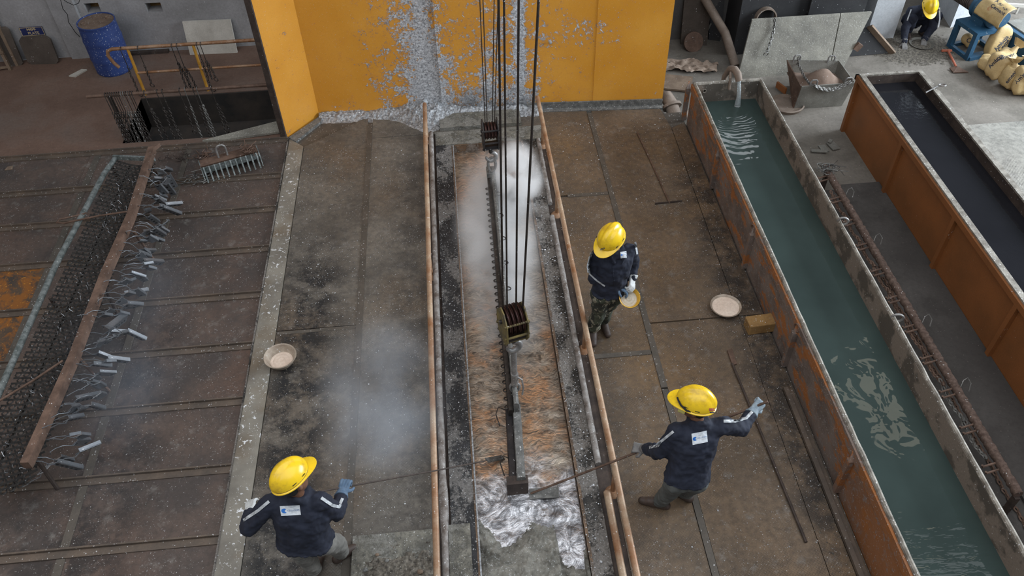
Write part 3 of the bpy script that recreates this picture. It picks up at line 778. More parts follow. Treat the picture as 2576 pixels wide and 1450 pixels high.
struct('trim_1', m, 'wall')
# right-hand back wall, sooty bay and white piers
wy = P(1760, 95, ZR).y
m = MB(); m.bbox(2.4, P(1835, 95, ZR).x, wy, wy + .25, ZR, 3.2)
struct('wall_back', m, 'wall_d')
pr = P(2225, 92, ZR)
m = MB(); m.bbox(P(1835, 95, ZR).x + .0, pr.x - .1, wy + 1.5, wy + 1.7, ZR, 3.2); m.bbox(P(1835, 95, ZR).x, P(1835, 95, ZR).x + .2, wy + .25, wy + 1.5, ZR, 3.2)
struct('wall_back', m, 'wall_d')
m = MB(); m.slab([pr + V(-.35, -.05, 0), pr + V(.10, -.1, 0), pr + V(.32, .55, 0), pr + V(-.35, .55, 0)], (0, 0, 3.2))
struct('trim_2', m, 'wall_w')
q0 = P(2372, 40, ZR); q1 = P(2390, 70, ZR); q2 = P(2440, 55, ZR)
m = MB(); m.slab([q0, q1, q1 + (q2 - q1) * 1.4, q1 + (q2 - q1) * 1.4 + V(0, 1, 0), q0 + V(0, .8, 0)], (0, 0, 3.2))
struct('trim_3', m, 'wall_w')
wx = P(2576, 60, ZR)
m = MB(); m.bbox(q1.x + .3, 18, q1.y + 1.0, q1.y + 1.25, ZR, 3.4)
struct('wall_right', m, 'wall_w')

# ================================================================== DECK PLATES
def label_rows(n): return ['first', 'second', 'third', 'fourth', 'fifth', 'sixth', 'seventh', 'eighth', 'ninth', 'tenth'][n]
BY = [9.87, 9.06, 8.366, 7.616, 6.834, 6.057, 5.31, 4.508, 3.775, 2.98, 2.2]
CXS = [-7.2, -5.07, -3.82, -2.445]
cn_ = ['far-left', 'middle', 'right-hand']
for r in range(10):
    for c in range(3):
        x0, x1 = CXS[c], CXS[c + 1]
        if proj(((x1), BY[r + 1], 0))[0] < 0 or proj((x0, BY[r], 0))[1] > 1450: continue
        m = MB()
        dz = random.uniform(-.004, .004)
        m.bbox(x0 + .012, x1 - .012, BY[r + 1] + .012, BY[r] - .05, ZB, -.006 + dz)
        if c == 0: m.bbox(x1 - .10, x1 - .03, BY[r + 1] + .012, BY[r] - .05, -.006 + dz, .004 + dz)
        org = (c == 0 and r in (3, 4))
        o = m.build('cover_plate', 'cover_refl' if org else 'cover')
        tag(o, ('steel cover plate with an orange reflection painted on, left of the perforated rack, %s row from the far edge' if org else 'dark brown steel cover plate, ' + cn_[c] + ' column, %s row from the far edge') % label_rows(r), 'steel plate', 'steel cover plates left of the kerb strip')
for i, y in enumerate(BY[:-1]):
    m = MB(); m.bbox(-7.3, -2.45, y - .075, y + .01, ZB, .010); m.bbox(-7.3, -2.45, y - .005, y + .012, .010, .040)
    tag(m.build('angle_bar', 'bar'), 'brown angle bar across the cover plates, %s from the far edge' % label_rows(i), 'angle bar', 'angle bars between the cover plate rows')
for i, x in enumerate(CXS[1:3]):
    m = MB()
    for r in range(10): m.bbox(x - .045, x + .035, BY[r + 1] + .015, BY[r] - .08, ZB + .014, .006)
    tag(m.build('joint_strip', 'seam'), ['flat joint strip between the far-left and middle cover plates', 'flat joint strip between the middle and right-hand cover plates'][i], 'steel strip')
# kerb strip: pale flat with a dark slot on its left
m = MB(); m.slab([V(-2.43, 9.87, ZB), V(-2.445, 1.4, ZB), V(-2.215, 1.4, ZB), V(-2.22, 9.66, ZB)], (0, 0, .030))
tag(m.build('kerb_strip', 'strip'), 'long pale grey steel kerb strip splashed with zinc, left of the bath deck', 'steel strip')
m = MB(); m.bbox(-2.455, -2.440, 1.4, 9.87, ZB, .022)
tag(m.build('kerb_edge', 'crust_r'), 'thin dark crusted upright edge along the left of the pale kerb strip', 'steel edge')
# chequered plates
def plate(pts, mat, label, z1=0.0):
    m = MB(); m.slab([V(x, y, ZB) for x, y in pts], (0, 0, z1 - ZB))
    return tag(m.build('deck_plate', mat), label, 'deck plate', 'chequered deck plates')
plate([(-2.21, 6.22), (-1.335, 6.22), (-1.335, 10.3), (-2.21, 9.66)], 'deck_l', 'chequered deck plate in the corner below the yellow wing panel')
plate([(-2.21, 1.4), (-1.335, 1.4), (-1.335, 6.21), (-2.21, 6.21)], 'deck_l', 'sooty chequered deck plate under the worker at the lower left')
plate([(-1.265, 1.4), (-.52, 1.4), (-.52, 9.75), (-1.265, 9.75)], 'deck_l', 'long chequered deck plate left of the left hand rail')
plate([(-1.265, 9.76), (-.52, 9.76), (-.52, 10.35), (-1.265, 10.35)], 'deck_l', 'short chequered deck plate at the wall, left of the hand rail end')
plate([(1.16, 5.50), (1.835, 5.50), (1.835, 8.15), (1.16, 8.15)], 'deck_r', 'chequered deck plate under the worker holding the yellow bowl')
plate([(1.16, 8.19), (1.835, 8.19), (1.835, 10.12), (1.16, 10.12)], 'deck_r', 'chequered deck plate at the wall right of the right hand rail')
plate([(1.16, 1.4), (1.835, 1.4), (1.835, 5.46), (1.16, 5.46)], 'deck_r', 'brown deck plate right of the rail, nearest the bottom edge')
plate([(1.905, 5.9), (2.90, 5.9), (2.96, 9.5), (2.9, 10.05), (1.905, 10.1)], 'deck_r', 'chequered deck plate with the rusty scraper lying on it')
plate([(1.905, 1.4), (2.80, 1.4), (2.90, 5.88), (1.905, 5.88)], 'deck_r', 'brown deck plate under the worker seen from behind on the right')
plate([(2.91, 5.9), (3.17, 5.9), (3.17, 9.62), (2.97, 9.5)], 'deck_r', 'narrow gritty deck plate along the far half of the green water tank', -.004)
plate([(2.81, 1.4), (3.17, 1.4), (3.17, 5.88), (2.905, 5.88)], 'deck_r', 'narrow gritty deck plate along the near half of the green water tank', -.004)
def strip(x0, x1, y0, y1, label, z=.008, mat='seam'):
    m = MB(); m.bbox(x0, x1, y0, y1, ZB, z); tag(m.build('joint_strip', mat), label, 'steel strip')
strip(-1.335, -1.265, 1.4, 10.1, 'long joint strip between the two left deck plates')
strip(1.837, 1.903, 5.0, 10.0, 'long joint strip running down the right deck past the helmeted worker')
strip(1.840, 1.900, 1.4, 4.98, 'joint strip on the right deck beside the lower right worker')
strip(-2.2, -1.34, 6.16, 6.20, 'thin cross seam on the left deck plate', .003)
strip(1.16, 1.83, 5.45, 5.51, 'short cross strip on the deck below the worker with the bowl')
strip(1.3, 1.83, 8.14, 8.20, 'short cross strip on the deck right of the rail, far half', .005)
m = MB(); m.bbox(3.06, 3.105, 1.4, 4.85, ZB, .045); m.bbox(3.06, 3.16, 1.4, 4.85, ZB, .006)
tag(m.build('angle_bar', 'bar'), 'long angle bar lying on the deck beside the near end of the green tank', 'angle bar')

# ================================================================== ENCLOSURE
A0 = V(-2.06, 10.44, 0); A1 = V(2.952, 10.105, 0); W0 = V(-2.47, 9.90, 0)
WH = 6.6
enc = thing('furnace_screen', 'tall yellow steel screen wall with splashed zinc and an angled left wing', 'screen wall', V(0.4, 10.3, ZB))
def pan(n, a, b, lab=None, off=0.0, th=.03):
    d = (b - a).normalized(); nrm = V(d.y, -d.x, 0)
    m = MB(); a2 = a + nrm * off; b2 = b + nrm * off
    m.slab([a2 + V(0, 0, ZB), b2 + V(0, 0, ZB), b2 - nrm * th + V(0, 0, ZB), a2 - nrm * th + V(0, 0, ZB)], (0, 0, WH))
    o = m.build(n, 'yellow', enc)
    if lab: o['label'] = lab
    return o
def on(x): t = (x - A0.x) / (A1.x - A0.x); return A0.lerp(A1, t)
x1_, x2_, x3_ = Q(1112, 255, 10.36).x, Q(1304, 240, 10.3).x, Q(1494, 180, 10.2).x
pan('wall_panel', A0, on(x1_)); pan('wall_panel', on(x1_), on(x2_), None, .022); pan('wall_panel', on(x2_), on(x3_), None, .008); pan('wall_panel', on(x3_), A1, None, .016)
pan('wing_panel', W0, A0, 'smooth pale yellow angled side panel')
m = MB(); d = (A0 - W0).normalized(); nn = V(d.y, -d.x, 0)
m.slab([W0 - d * .02 + nn * .01 + V(0, 0, ZB), W0 + nn * .01 + V(0, 0, ZB), W0 - nn * .07 + V(0, 0, ZB), W0 - d * .05 - nn * .07 + V(0, 0, ZB)], (0, 0, WH)); m.build('edge_angle', 'rust_d', enc)
m = MB()
dd = (on(x3_) - on(.9)).normalized(); nb = V(dd.y, -dd.x, 0)
m.slab([on(.98) + nb * .03 + V(0, 0, ZB), A1 + nb * .03 + V(0, 0, ZB), A1 + nb * .12 + V(0, 0, ZB), on(.98) + nb * .12 + V(0, 0, ZB)], (0, 0, .035)); m.slab([on(.98) + nb * .025, A1 + nb * .025, A1 + nb * .045, on(.98) + nb * .045], (0, 0, .11))
m.build('base_angle', 'ash', enc)
m = MB(); m.slab([W0 + nn * .03 + V(0, 0, ZB), A0 + nn * .03 + V(.02, -.03, ZB), A0 + V(.05, -.20, ZB), W0 + nn * .20 + V(-.02, -.0, ZB)], (0, 0, .045)); m.build('base_angle', 'ash', enc)
m = MB(); bo_ = on(1.6) ; p_ = Q(1385, 107, 10.2); m.lathe([(.0, .02), (.018, .015), (.022, 0)], p_ + V(0, -.0, 0), (0, -1, 0), 12); m.build('bolt', 'galv_b', enc)
# silver debris banked against the wall
def mound(name, fn, nx, ny, x0, x1, y0, y1, mat, lab, cat, kind='stuff'):
    m = MB(); m.grid(lambda a, b: V(x0 + (x1 - x0) * a, y0 + (y1 - y0) * b, fn(x0 + (x1 - x0) * a, y0 + (y1 - y0) * b)), nx, ny)
    o = m.build(name, mat, None, True); tag(o, lab, cat, kind=kind); return o
def nz(x, y, s=1.0, z=0.0): return mnoise.noise(V(x * s, y * s, z))
def fb(x, y, s, z=0.0): return nz(x, y, s, z) * .5 + nz(x, y, s * 2.1, z) * .28 + nz(x, y, s * 4.3, z) * .16 + nz(x, y, s * 9, z) * .08
MAT['splash'] = mat_simple('silver_splash', (.15, .155, .16), (.52, .54, .56), 30, .5, .4, .6, bump=1.0, fine=70, speckc=(.85, .86, .88))
def bank(x, y):
    w_ = on(x).y; d = w_ - .03 - y
    a = .22 * math.exp(-((x + .45) / .42) ** 2) + .10 + .05 * math.exp(-((x - .95) / .35) ** 2) + .03 * nz(x, 0, 3)
    if x > 1.2: a = .035
    e_ = math.exp(-(max(d, 0) / (a * 1.15)) ** 2.2)
    return -.03 + (a * .55 + .03) * e_ * (1 + .5 * fb(x, y, 7)) + (fb(x, y, 14) * .03 + fb(x, y, 47, 3) * .010) * min(1, e_ * 2)
mound('zinc_debris', bank, 520, 90, -2.05, 1.35, 9.75, 10.42, 'splash', 'bank of silvery zinc debris along the foot of the yellow wall', 'debris')

# ================================================================== KETTLE
ket = thing('galvanizing_kettle', 'long sunken zinc bath with crusted black rim plates between the two hand rails', 'kettle', V(.35, 5.5, ZB))
ZZ = -.10
m = MB(); m.bbox(-.37, KX0, 1.3, KY1 + .02, ZB, .028); m.build('rim_plate', 'crust', ket)['label'] = 'black crusted left rim plate'
m = MB(); m.slab([V(KX1, 1.3, ZB), V(1.0, 1.3, ZB), V(1.03, KY1 + .02, ZB), V(KX1, KY1 + .02, ZB)], (0, 0, .050)); m.build('rim_plate', 'crust_r', ket)['label'] = 'crusted right rim plate'
m = MB(); m.bbox(-.37, 1.16, KY1 + .02, 9.73, ZB, .040); m.build('rim_plate', 'crust_g', ket)['label'] = 'grey brown far rim plate'
m = MB(); m.bbox(KX0 - .028, KX0, 1.3, KY1, -.5, .030); m.bbox(KX1, KX1 + .028, 1.3, KY1, -.5, .030); m.bbox(KX0, KX1, KY1, KY1 + .03, -.5, .030)
m.build('kettle_wall', 'crust_b', ket)
m = MB(); m.bbox(KX0 - .012, KX0 + .002, 1.3, KY1, .028, .036); m.build('zinc_lip', 'splash', ket)
m = MB(); m.bbox(-.52, -.37, 1.3, 9.72, ZB, -.012); m.bbox(1.0, 1.16, 1.3, 9.72, ZB, -.012); m.build('side_channel', 'rust_d', ket)
tag(struct('floor', MB().bbox(-.52, 1.16, 9.74, 10.34, ZB, .002), 'deck_l'), kind='structure')
m = MB(); m.slab([V(-.30, 9.80, .0), V(.86, 9.80, .0), V(.86, 10.15, .0), V(-.30, 10.15, .0)], (0, 0, .06))
tag(m.build('step_plate', 'crust_g'), 'dusty raised grey plate between the far end of the bath and the yellow wall', 'steel plate')
# zinc surface
def zsurf(x, y):
    r = .006 * nz(x * 3, y * 9, 1.0) + .004 * nz(x, y, 9, 3)
    if y < 4.7: r += .016 * fb(x + .4 * nz(x, y, 2), y + .4 * nz(y, x, 2), 5) * min(1, (4.7 - y) * 2)
    return ZZ + r
m = MB(); m.grid(lambda a, b: V(KX0 + (KX1 - KX0) * a, 1.3 + (KY1 - 1.3) * b, zsurf(KX0 + (KX1 - KX0) * a, 1.3 + (KY1 - 1.3) * b)), 60, 420)
m.add([V(KX0, 1.3, -.45), V(KX1, 1.3, -.45), V(KX1, KY1, -.45), V(KX0, KY1, -.45)], [(0, 1, 2, 3)])
tag(m.build('molten_zinc', 'zinc', None, True), 'molten zinc with a streaky skin filling the long bath, bright silver at its near end', 'molten zinc', kind='stuff')
DPT = [(lambda q: (q.x, q.y))(P(a_, b_, -.07)) for a_, b_ in ((1180, 1288), (1205, 1300), (1240, 1342), (1262, 1362), (1295, 1362), (1318, 1335), (1335, 1312), (1362, 1318), (1395, 1322), (1402, 1352), (1408, 1395), (1432, 1420), (1475, 1430))]
def dross(x, y):
    # crust that has been raked to the near end of the bath; its far edge wanders
    edge = 3.50 + .16 * math.sin(x * 6.2 + .6) + .22 * fb(x, y, 3.2, 5)
    edge -= .45 * math.exp(-((x - .06) / .16) ** 2) * 0 
    pts = DPT
    for (xa, ya), (xb, yb) in zip(pts, pts[1:]):
        if xa <= x <= xb: edge = ya + (yb - ya) * (x - xa) / (xb - xa); break
    edge += .10 * fb(x, y, 6, 5)
    d = edge - y
    return ZZ + min(.055, max(-.03, d * .35)) + ((fb(x, y, 9, 2) * .050 + fb(x, y, 34, 2) * .016) if d > 0 else 0)
mound('dross_crust', dross, 110, 200, KX0 + .001, KX1 - .001, 1.5, 3.9, 'dross', 'lumpy grey dross crust raked to the near end of the zinc bath', 'dross')

# ================================================================== RAILS AND PIPES ON THE DECK
def rail(name, lab, a, b, r, mat, posts=()):
    t = thing(name, lab, 'rail', V(a[0], (a[1] + b[1]) / 2, 0))
    n = 40; m = MB(); m.tube([Vector(a).lerp(Vector(b), i / n) + V(.004 * nz(i * .3, 0), 0, .004 * nz(i * .3, 9)) for i in range(n + 1)], r, 14); m.build('top_pipe', mat, t, True)
    for p in posts:
        q = Vector(a).lerp(Vector(b), (p - a[1]) / (b[1] - a[1])); m = MB(); m.tube([V(q.x + (.0), p, -.012), q], .024, 12); m.lathe([(.075, 0), (.06, .02), (.035, .045)], (q.x, p, -.014), (0, 0, 1), 14); m.build('post', 'rail_rust', t, True)
    return t
rail('hand_rail', 'long rusty orange round rail along the left of the zinc bath', (-.485, 9.986, .35), (-.485, 1.6, .35), .0295, 'rail_top', (9.6, 6.9, 2.2))
rail('hand_rail', 'long pale rusty round rail along the right of the zinc bath', (1.107, 9.963, .35), (1.147, 1.6, .35), .0295, 'rail_top', (9.3, 7.834, 5.6, 3.87))
m = MB(); m.tube([V(-.43 + .006 * nz(i * .25, 3), 9.72 - i * .205, .045 + .004 * nz(i * .5, 1)) for i in range(40)], [.031 + .006 * abs(nz(i * .7, 5)) + (.012 if abs(9.72 - i * .205 - 3.95) < .2 else 0) for i in range(40)], 12)
tag(m.build('ground_pipe', 'rail_crust', None, True), 'zinc-crusted pipe lying on the deck beside the left hand rail', 'pipe')
m = MB(); m.tube([V(1.055, 9.4 - i * .2, .035 + .004 * nz(i * .5, 1)) for i in range(8)], [.028 + .006 * abs(nz(i * .9, 5)) for i in range(8)], 12)
tag(m.build('ground_pipe', 'rail_crust', None, True), 'short crusted pipe on the deck beside the far end of the right rail', 'pipe')
m = MB(); m.tube([V(1.045, 7.75 - i * .2, .04 + .004 * nz(i * .5, 1)) for i in range(19)], [.031 + .004 * abs(nz(i * .9, 5)) for i in range(19)], 12)
tag(m.build('ground_pipe', 'rail_crust', None, True), 'crusted pipe on the deck beside the middle of the right rail', 'pipe')
m = MB(); m.tube([V(1.075, 3.85 - i * .2, .04 + .004 * nz(i * .5, 1)) for i in range(12)], [.034] * 12, 12)
tag(m.build('ground_pipe', 'rail_top', None, True), 'rusty pipe on the deck beside the near end of the right rail', 'pipe')

# zinc flakes scattered over the deck (uncountable)
def flakes(n, xr, yr, z, s0, s1, lab, mat='flake', dens=None):
    m = MB(); rnd = random.Random(n)
    while n > 0:
        x = rnd.uniform(*xr); y = rnd.uniform(*yr)
        if dens and rnd.random() > dens(x, y): continue
        n -= 1; s = rnd.uniform(s0, s1) * .72 * (1 + 1.0 * (rnd.random() < .04)); a = rnd.uniform(0, 6.28); e = rnd.uniform(.3, 1)
        zz = z(x, y) if callable(z) else z
        c = V(x, y, zz + .0015); u = V(math.cos(a), math.sin(a), rnd.uniform(-.25, .25)) * s; v = V(-math.sin(a), math.cos(a), rnd.uniform(-.25, .25)) * s * e
        t = V(0, 0, s * .5)
        m.add([c - u, c - v, c + u * .8, c + v, c + t + u * .1], [(0, 1, 4), (1, 2, 4), (2, 3, 4), (3, 0, 4)])
    return tag(m.build('zinc_flakes', mat), lab, 'zinc flakes', kind='stuff')
flakes(2600, (-2.2, -.55), (2.0, 9.6), .0, .003, .009, 'pale zinc flakes scattered over the left deck plates', dens=lambda x, y: .25 + .75 * (nz(x, y, 1.3) > 0))
flakes(2600, (1.18, 3.1), (2.0, 9.8), .0, .003, .009, 'pale zinc flakes scattered over the right deck plates', dens=lambda x, y: .25 + .75 * (nz(x, y, 1.3, 4) > 0) + (x > 2.8))
flakes(1500, (-5.0, -2.5), (2.2, 9.7), -.003, .003, .008, 'small zinc flakes scattered over the dark cover plates')
flakes(420, (-2.42, -2.23), (2.2, 9.5), .009, .003, .012, 'white zinc drips on the pale kerb strip', 'board_w')
flakes(700, (-2.2, -1.9), (2.0, 6.0), .0, .006, .014, 'grit and clinker along the inner edge of the kerb strip', 'gravel')
flakes(900, (2.7, 3.17), (2.2, 8.6), -.003, .005, .013, 'grit along the foot of the green tank', 'gravel')

# ================================================================== CRANE TACKLE
def block(name, lab, c, zt, zb, w_, dep, mat, nshv, hook_z, rx):
    """pulley block: side cheeks, sheaves, spacer bars; hook below"""
    t = thing(name, lab, 'hook block', V(c[0], c[1], hook_z))
    x, y = c
    for s in (-1, 1):
        m = MB(); pts = [(-dep * .5, zt - .10), (-dep * .2, zt), (dep * .1, zt + .01), (dep * .5, zt - .12), (dep * .52, zb + .12), (dep * .3, zb), (-dep * .3, zb), (-dep * .52, zb + .10)]
        m.slab([V(x + s * w_ / 2 - .006, y + a, b) for a, b in pts], (.012, 0, 0)); m.build('cheek_plate', mat, t)
    zc = (zt + zb) / 2 + .05; rr = min(dep * .50, .165)
    for i in range(nshv):
        xx = x + (i - (nshv - 1) / 2) * (w_ * .62 / max(1, nshv - 1) if nshv > 1 else 0)
        m = MB(); m.lathe([(.02, -.013), (rr, -.013), (rr * .86, -.003), (rr * .86, .003), (rr, .013), (.02, .013)], V(xx, y, zc), (1, 0, 0), 28); m.build('sheave', 'sheave', t, True)
    m = MB(); m.tube([V(x - w_ / 2 - .025, y, zc), V(x + w_ / 2 + .025, y, zc)], .02, 10); m.build('axle', 'block_d', t, True)
    for dy, dz in ((-dep * .42, zt - .11), (-dep * .42, zb + .13), (dep * .42, zb + .13), (-dep * .25, zb + .02)):
        m = MB(); m.tube([V(x - w_ / 2 - .02, y + dy, dz), V(x + w_ / 2 + .02, y + dy, dz)], .012, 8); m.build('spacer_bar', 'block_d' if nshv < 4 else mat, t, True)
    m = MB(); m.box((x, y, zb + .035), (w_, dep * .55, .05)); m.tube([V(x, y, zb + .04), V(x, y, zb - .07)], .026, 12); m.build('crosshead', 'block_d', t, True)
    m = MB(); hz = zb - .135
    path = [V(x, y, zb - .05)]
    for i in range(17):
        a = math.pi / 2 - i / 16 * 1.55 * math.pi
        path.append(V(x + math.cos(a) * .062, y, hz + math.sin(a) * .062))
    m.tube(path, [.022] + [.024 + .008 * math.sin(math.pi * i / 16) - .012 * (i / 16) ** 4 for i in range(17)], 12); m.build('hook', 'hook', t, True)
    return t
bA = (.348, 8.40); bB = (.330, 4.98)
tA = block('hook_block', 'small dark pulley block with a steel hook in the smoke over the bath', bA, 1.10, .68, .18, .22, 'block_d', 4, .42, 0)
tA.rotation_euler = (0, 0, R(5))
tB = block('hook_block', 'large yellow-cheeked pulley block hanging over the middle of the bath', bB, 1.42, 1.02, .20, .28, 'block_y', 4, .62, 0)
tB.rotation_euler = (0, 0, R(15))
def rope(lab, top, bot, r):
    a = Vector(bot); b = Vector(top); b = a + (b - a) * 1.35
    m = MB(); n = 30
    m.tube([a.lerp(b, i / n) for i in range(n + 1)], r, 8)
    tag(m.build('wire_rope', 'rope', None, True), lab, 'wire rope', 'crane wire ropes')
for i, (tx, dx) in enumerate(((1207, -.055), (1215, -.03), (1243, .03), (1253, .055))):
    rope(['leftmost', 'second from left', 'third from left', 'rightmost'][i] + ' thin wire rope running up from the small far hook block', Q(tx, 0, 8.4), V(bA[0] + dx, 8.4, .95), .0055)
for i, (tx, dx, r) in enumerate(((1254, -.088, .0085), (1268, -.05, .0075), (1305, .03, .0085), (1355, .088, .0095))):
    rope(['leftmost', 'second from left', 'third from left', 'rightmost'][i] + ' thick wire rope running up from the large yellow block', Q(tx, 0, 4.98), V(bB[0] + dx, 4.98, 1.28), r)
# shackles + shank
m = MB(); m.ring(V(.352, 8.40, .42), (0, 1, .0), .048, .019, 20, 8, stretch=2.2); m.tube([V(.31, 8.40, .31), V(.39, 8.40, .31)], .014, 8)
tag(m.build('shackle', 'hook', None, True), 'grey lifting shackle on the far hook above the beam', 'shackle')
m = MB(); m.tube([V(.33, 4.98, .80), V(.33, 4.98, .36)], .028, 12); m.tube([V(.33, 4.98, .47), V(.33, 4.98, .30)], .038, 12); m.ring(V(.33, 4.98, .25), (0, 1, 0), .045, .016, 16, 8, stretch=1.5)
m.tube([V(.36, 4.97, .42), V(.40, 4.95, .40), V(.41, 4.92, .3), V(.395, 4.9, .22)], .009, 8)
tag(m.build('lifting_shank', 'hook', None, True), 'steel lifting shank hanging from the large yellow block to the beam', 'lifting shank')
# dipping beam
db = thing('dipping_beam', 'long crusted steel beam dipped lengthwise in the middle of the zinc bath', 'beam', V(.30, 6.3, ZZ))
a = V(.335, 8.50, 0); b = V(.292, 4.75, 0); zt = .19
def crusty(m, a, b, w_, z0, z1, n=70, j=.008):
    secs = []
    for i in range(n + 1):
        p = a.lerp(b, i / n); e = nz(i * .9, w_ * 9) * j * .5; f_ = nz(i * .7, 3 + w_) * j * .5
        secs.append((V(p.x + e, p.y, (z0 + z1) / 2 + f_), V(1, 0, 0), V(0, 0, 1), w_ / 2 + f_, (z1 - z0) / 2))
    m.loft(secs, 12, power=6)
m = MB(); crusty(m, a + V(.032, 0, 0), b + V(.032, 0, 0), .055, -.10, zt + .10); m.build('top_beam', 'ash', db, True)
m = MB(); crusty(m, a + V(-.022, 0, 0), b + V(-.022, 0, 0), .055, -.10, zt); m.build('side_beam', 'iron', db, True)
m = MB(); a2 = V(.30, 4.85, 0); b2 = V(.268, 4.02, 0)
crusty(m, a2 + V(.030, 0, 0), b2 + V(.030, 0, 0), .085, -.10, .15, 20); m.build('top_beam', 'ash', db, True)
m = MB(); crusty(m, a2 + V(-.045, 0, 0), b2 + V(-.045, 0, 0), .075, -.12, .09, 20); m.build('side_beam', 'block_d', db, True)
m = MB(); m.box((.262, 4.03, -.02), (.20, .09, .22)); m.build('end_plate', 'rust_d', db)
m = MB(); m.tube([V(.335, 8.42, .20), V(.338, 8.52, .26), V(.34, 8.42, .33)], .014, 8); m.box((.335, 8.44, .27), (.11, .16, .06)); m.build('lug', 'ash', db, True)
for i in range(34):     # hanging chain links along the left flank
    y = 8.25 - i * .104; p = a.lerp(b, (a.y - y) / (a.y - b.y))
    m = MB(); m.ring(V(p.x - .056, y, .15), (.2, .3, 1), .022, .008, 12, 6, stretch=1.3); m.build('chain_link', 'iron', db, True)
for i in range(7):
    y = 8.1 - i * .42; p = a.lerp(b, (a.y - y) / (a.y - b.y))
    m = MB(); m.ring(V(p.x + .072, y, .18), (.1, .9, .3), .032, .006, 12, 6, stretch=1.3); m.build('chain_link', 'iron', db, True)
for y, s in ((4.85, 1), (4.28, -1)):
    m = MB(); m.tube([V(.23, y, .05), V(.15, y + .02, .09), V(.12, y - .03, .04), V(.15, y - .12, -.04)], .006, 6); m.build('hook_wire', 'iron', db, True)

# ================================================================== BOWLS, BLOCK, TOOLS
def bowl(lab, px, py, z, R_, tilt=(0, 0, 1), mo='bowl_out', mp='powder', fill=.62, depth=.10, at=None, heap=.0):
    c = Vector(at) if at is not None else P(px, py, z); ax = Vector(tilt).normalized()
    t = thing('bowl', lab, 'bowl', c)
    m = MB(); m.lathe([(R_ * .55, 0), (R_ * .80, depth * .45), (R_ * .97, depth), (R_ * 1.04, depth + .004), (R_ * 1.03, depth + .012), (R_ * .95, depth + .006), (R_ * .78, depth * .5), (R_ * .5, .012), (.0005, .010)], c, ax, 44); m.build('basin', mo, t, True)
    rf = R_ * (.60 + .36 * fill); zf = depth * (.12 + .8 * fill); sh = frame(ax)
    m = MB(); m.lathe([(rf, zf)] + [(rf * (1 - i / 8), zf + .012 * math.sin(i / 8 * 1.57) + .004 * math.sin(i * 2.3)) for i in range(1, 8)] + [(.0005, zf + heap)], c, ax, 40); o = m.build('powder', mp, t, True)
    return t
bowl('round pale bowl of pinkish flux powder on the kerb strip at the left', 0, 0, 0, .165, fill=.35, depth=.12, at=P(711, 915, .012))
bowl('round bowl heaped with pale powder on the deck beside the green tank', 0, 0, 0, .165, fill=.93, depth=.075, heap=.02, at=P(1823, 782, .004))
bk = P(1912, 835, -.002)
m = MB(); m.box(bk + V(0, .05, .07), (.30, .16, .14), Matrix.Rotation(R(4), 3, 'Z'))
o = m.build('refractory_block', 'brick'); tag(o, 'rough ochre yellow refractory block on the deck against the green tank', 'block'); bv_ = o.modifiers.new('b', 'BEVEL'); bv_.width = .012; bv_.segments = 2
# scraper lying on the deck
t = thing('floor_scraper', 'long rusty scraper lying on the right deck with its crossbar towards the camera', 'scraper', P(1640, 420, .01))
a = P(1603, 333, .018); b = P(1684, 510, .018)
m = MB(); m.tube([a, a.lerp(b, .5) + V(.006, 0, 0), b], .010, 8); m.build('handle', 'rust', t, True)
m = MB(); m.beam(P(1648, 513, .012), P(1716, 506, .012), .012, .03); m.build('crossbar', 'rust_d', t)
t = thing('long_bar', 'long dark iron bar lying on the deck behind the right-hand worker', 'iron bar', P(1930, 1130, .01))
a = P(1842, 915, .018); b = P(2028, 1365, .018)
m = MB(); m.tube([a, a.lerp(b, .5) + V(.0, 0, .004), b], [.012, .013, .014], 8); m.build('shaft', 'rust_d', t, True)
m = MB(); m.slab([P(1829, 884, .004), P(1840, 880, .004), P(1853, 918, .004), P(1842, 922, .004)], (0, 0, .02)); m.build('blade', 'rust', t)
# rubble tray at the bottom edge
tr_ = thing('rubble_tray', 'raised steel plate piled with brown rubble at the bottom edge, left of the rail', 'plate', V(-.8, 2.9, 0))
m = MB(); m.bbox(-1.24, -.52, 1.5, 3.62, .0, .075); m.build('plate', 'crust_g', tr_)
m = MB(); m.bbox(-.395, -.20, 1.5, 3.66, .028, .045); tag(m.build('steel_plate', 'crust_g'), 'small gritty steel plate lying on the left rim at the bottom edge', 'steel plate')
mound('rubble', lambda x, y: .060 + max(0, min(.5, (y < 3.42) * (3.5 - y))) * .16 * min(1, max(0, (x + 1.2) * 6)) + (fb(x, y, 11) * .045 + fb(x, y, 31) * .022 if y < 3.5 and x > -1.19 else 0), 120, 220, -1.23, -.53, 1.6, 3.58, 'gravel', 'brown gravelly rubble heaped on the raised plate at the bottom edge', 'rubble')
rr_ = random.Random(4)
rock = []
for i in range(8):
    x = rr_.uniform(-1.15, -.6); y = 3.42 - i * .07; s = rr_.uniform(.018, .032)
    m = MB(); m.ellipsoid((0, 0, 0), (s, s * .8, s * .6), None, 8, 6)
    for k, v in enumerate(m.v): m.v[k] = v * (1 + .25 * mnoise.noise(v * 60 + V(i, 0, 0)))
    o = m.build('rubble_stone', 'ash' if i % 3 else 'wood', None, False, V(0, 0, 0)); o.location = (x, y, .06 + .16 * min(.5, 3.5 - y) + s * .4)
    tag(o, '%s stone on the brown rubble, %s from the far side of the heap' % ('pale' if i % 3 else 'brown', label_rows(i)), 'stone', 'stones on the rubble heap')
# drips / crust lumps as one uncountable thing on the near rim
flakes(900, (.82, 1.0), (2.2, 9.3), .050, .004, .012, 'zinc crumbs on the right rim plate of the bath')
flakes(700, (-.36, -.14), (2.2, 9.3), .028, .004, .010, 'zinc crumbs on the left rim plate of the bath')

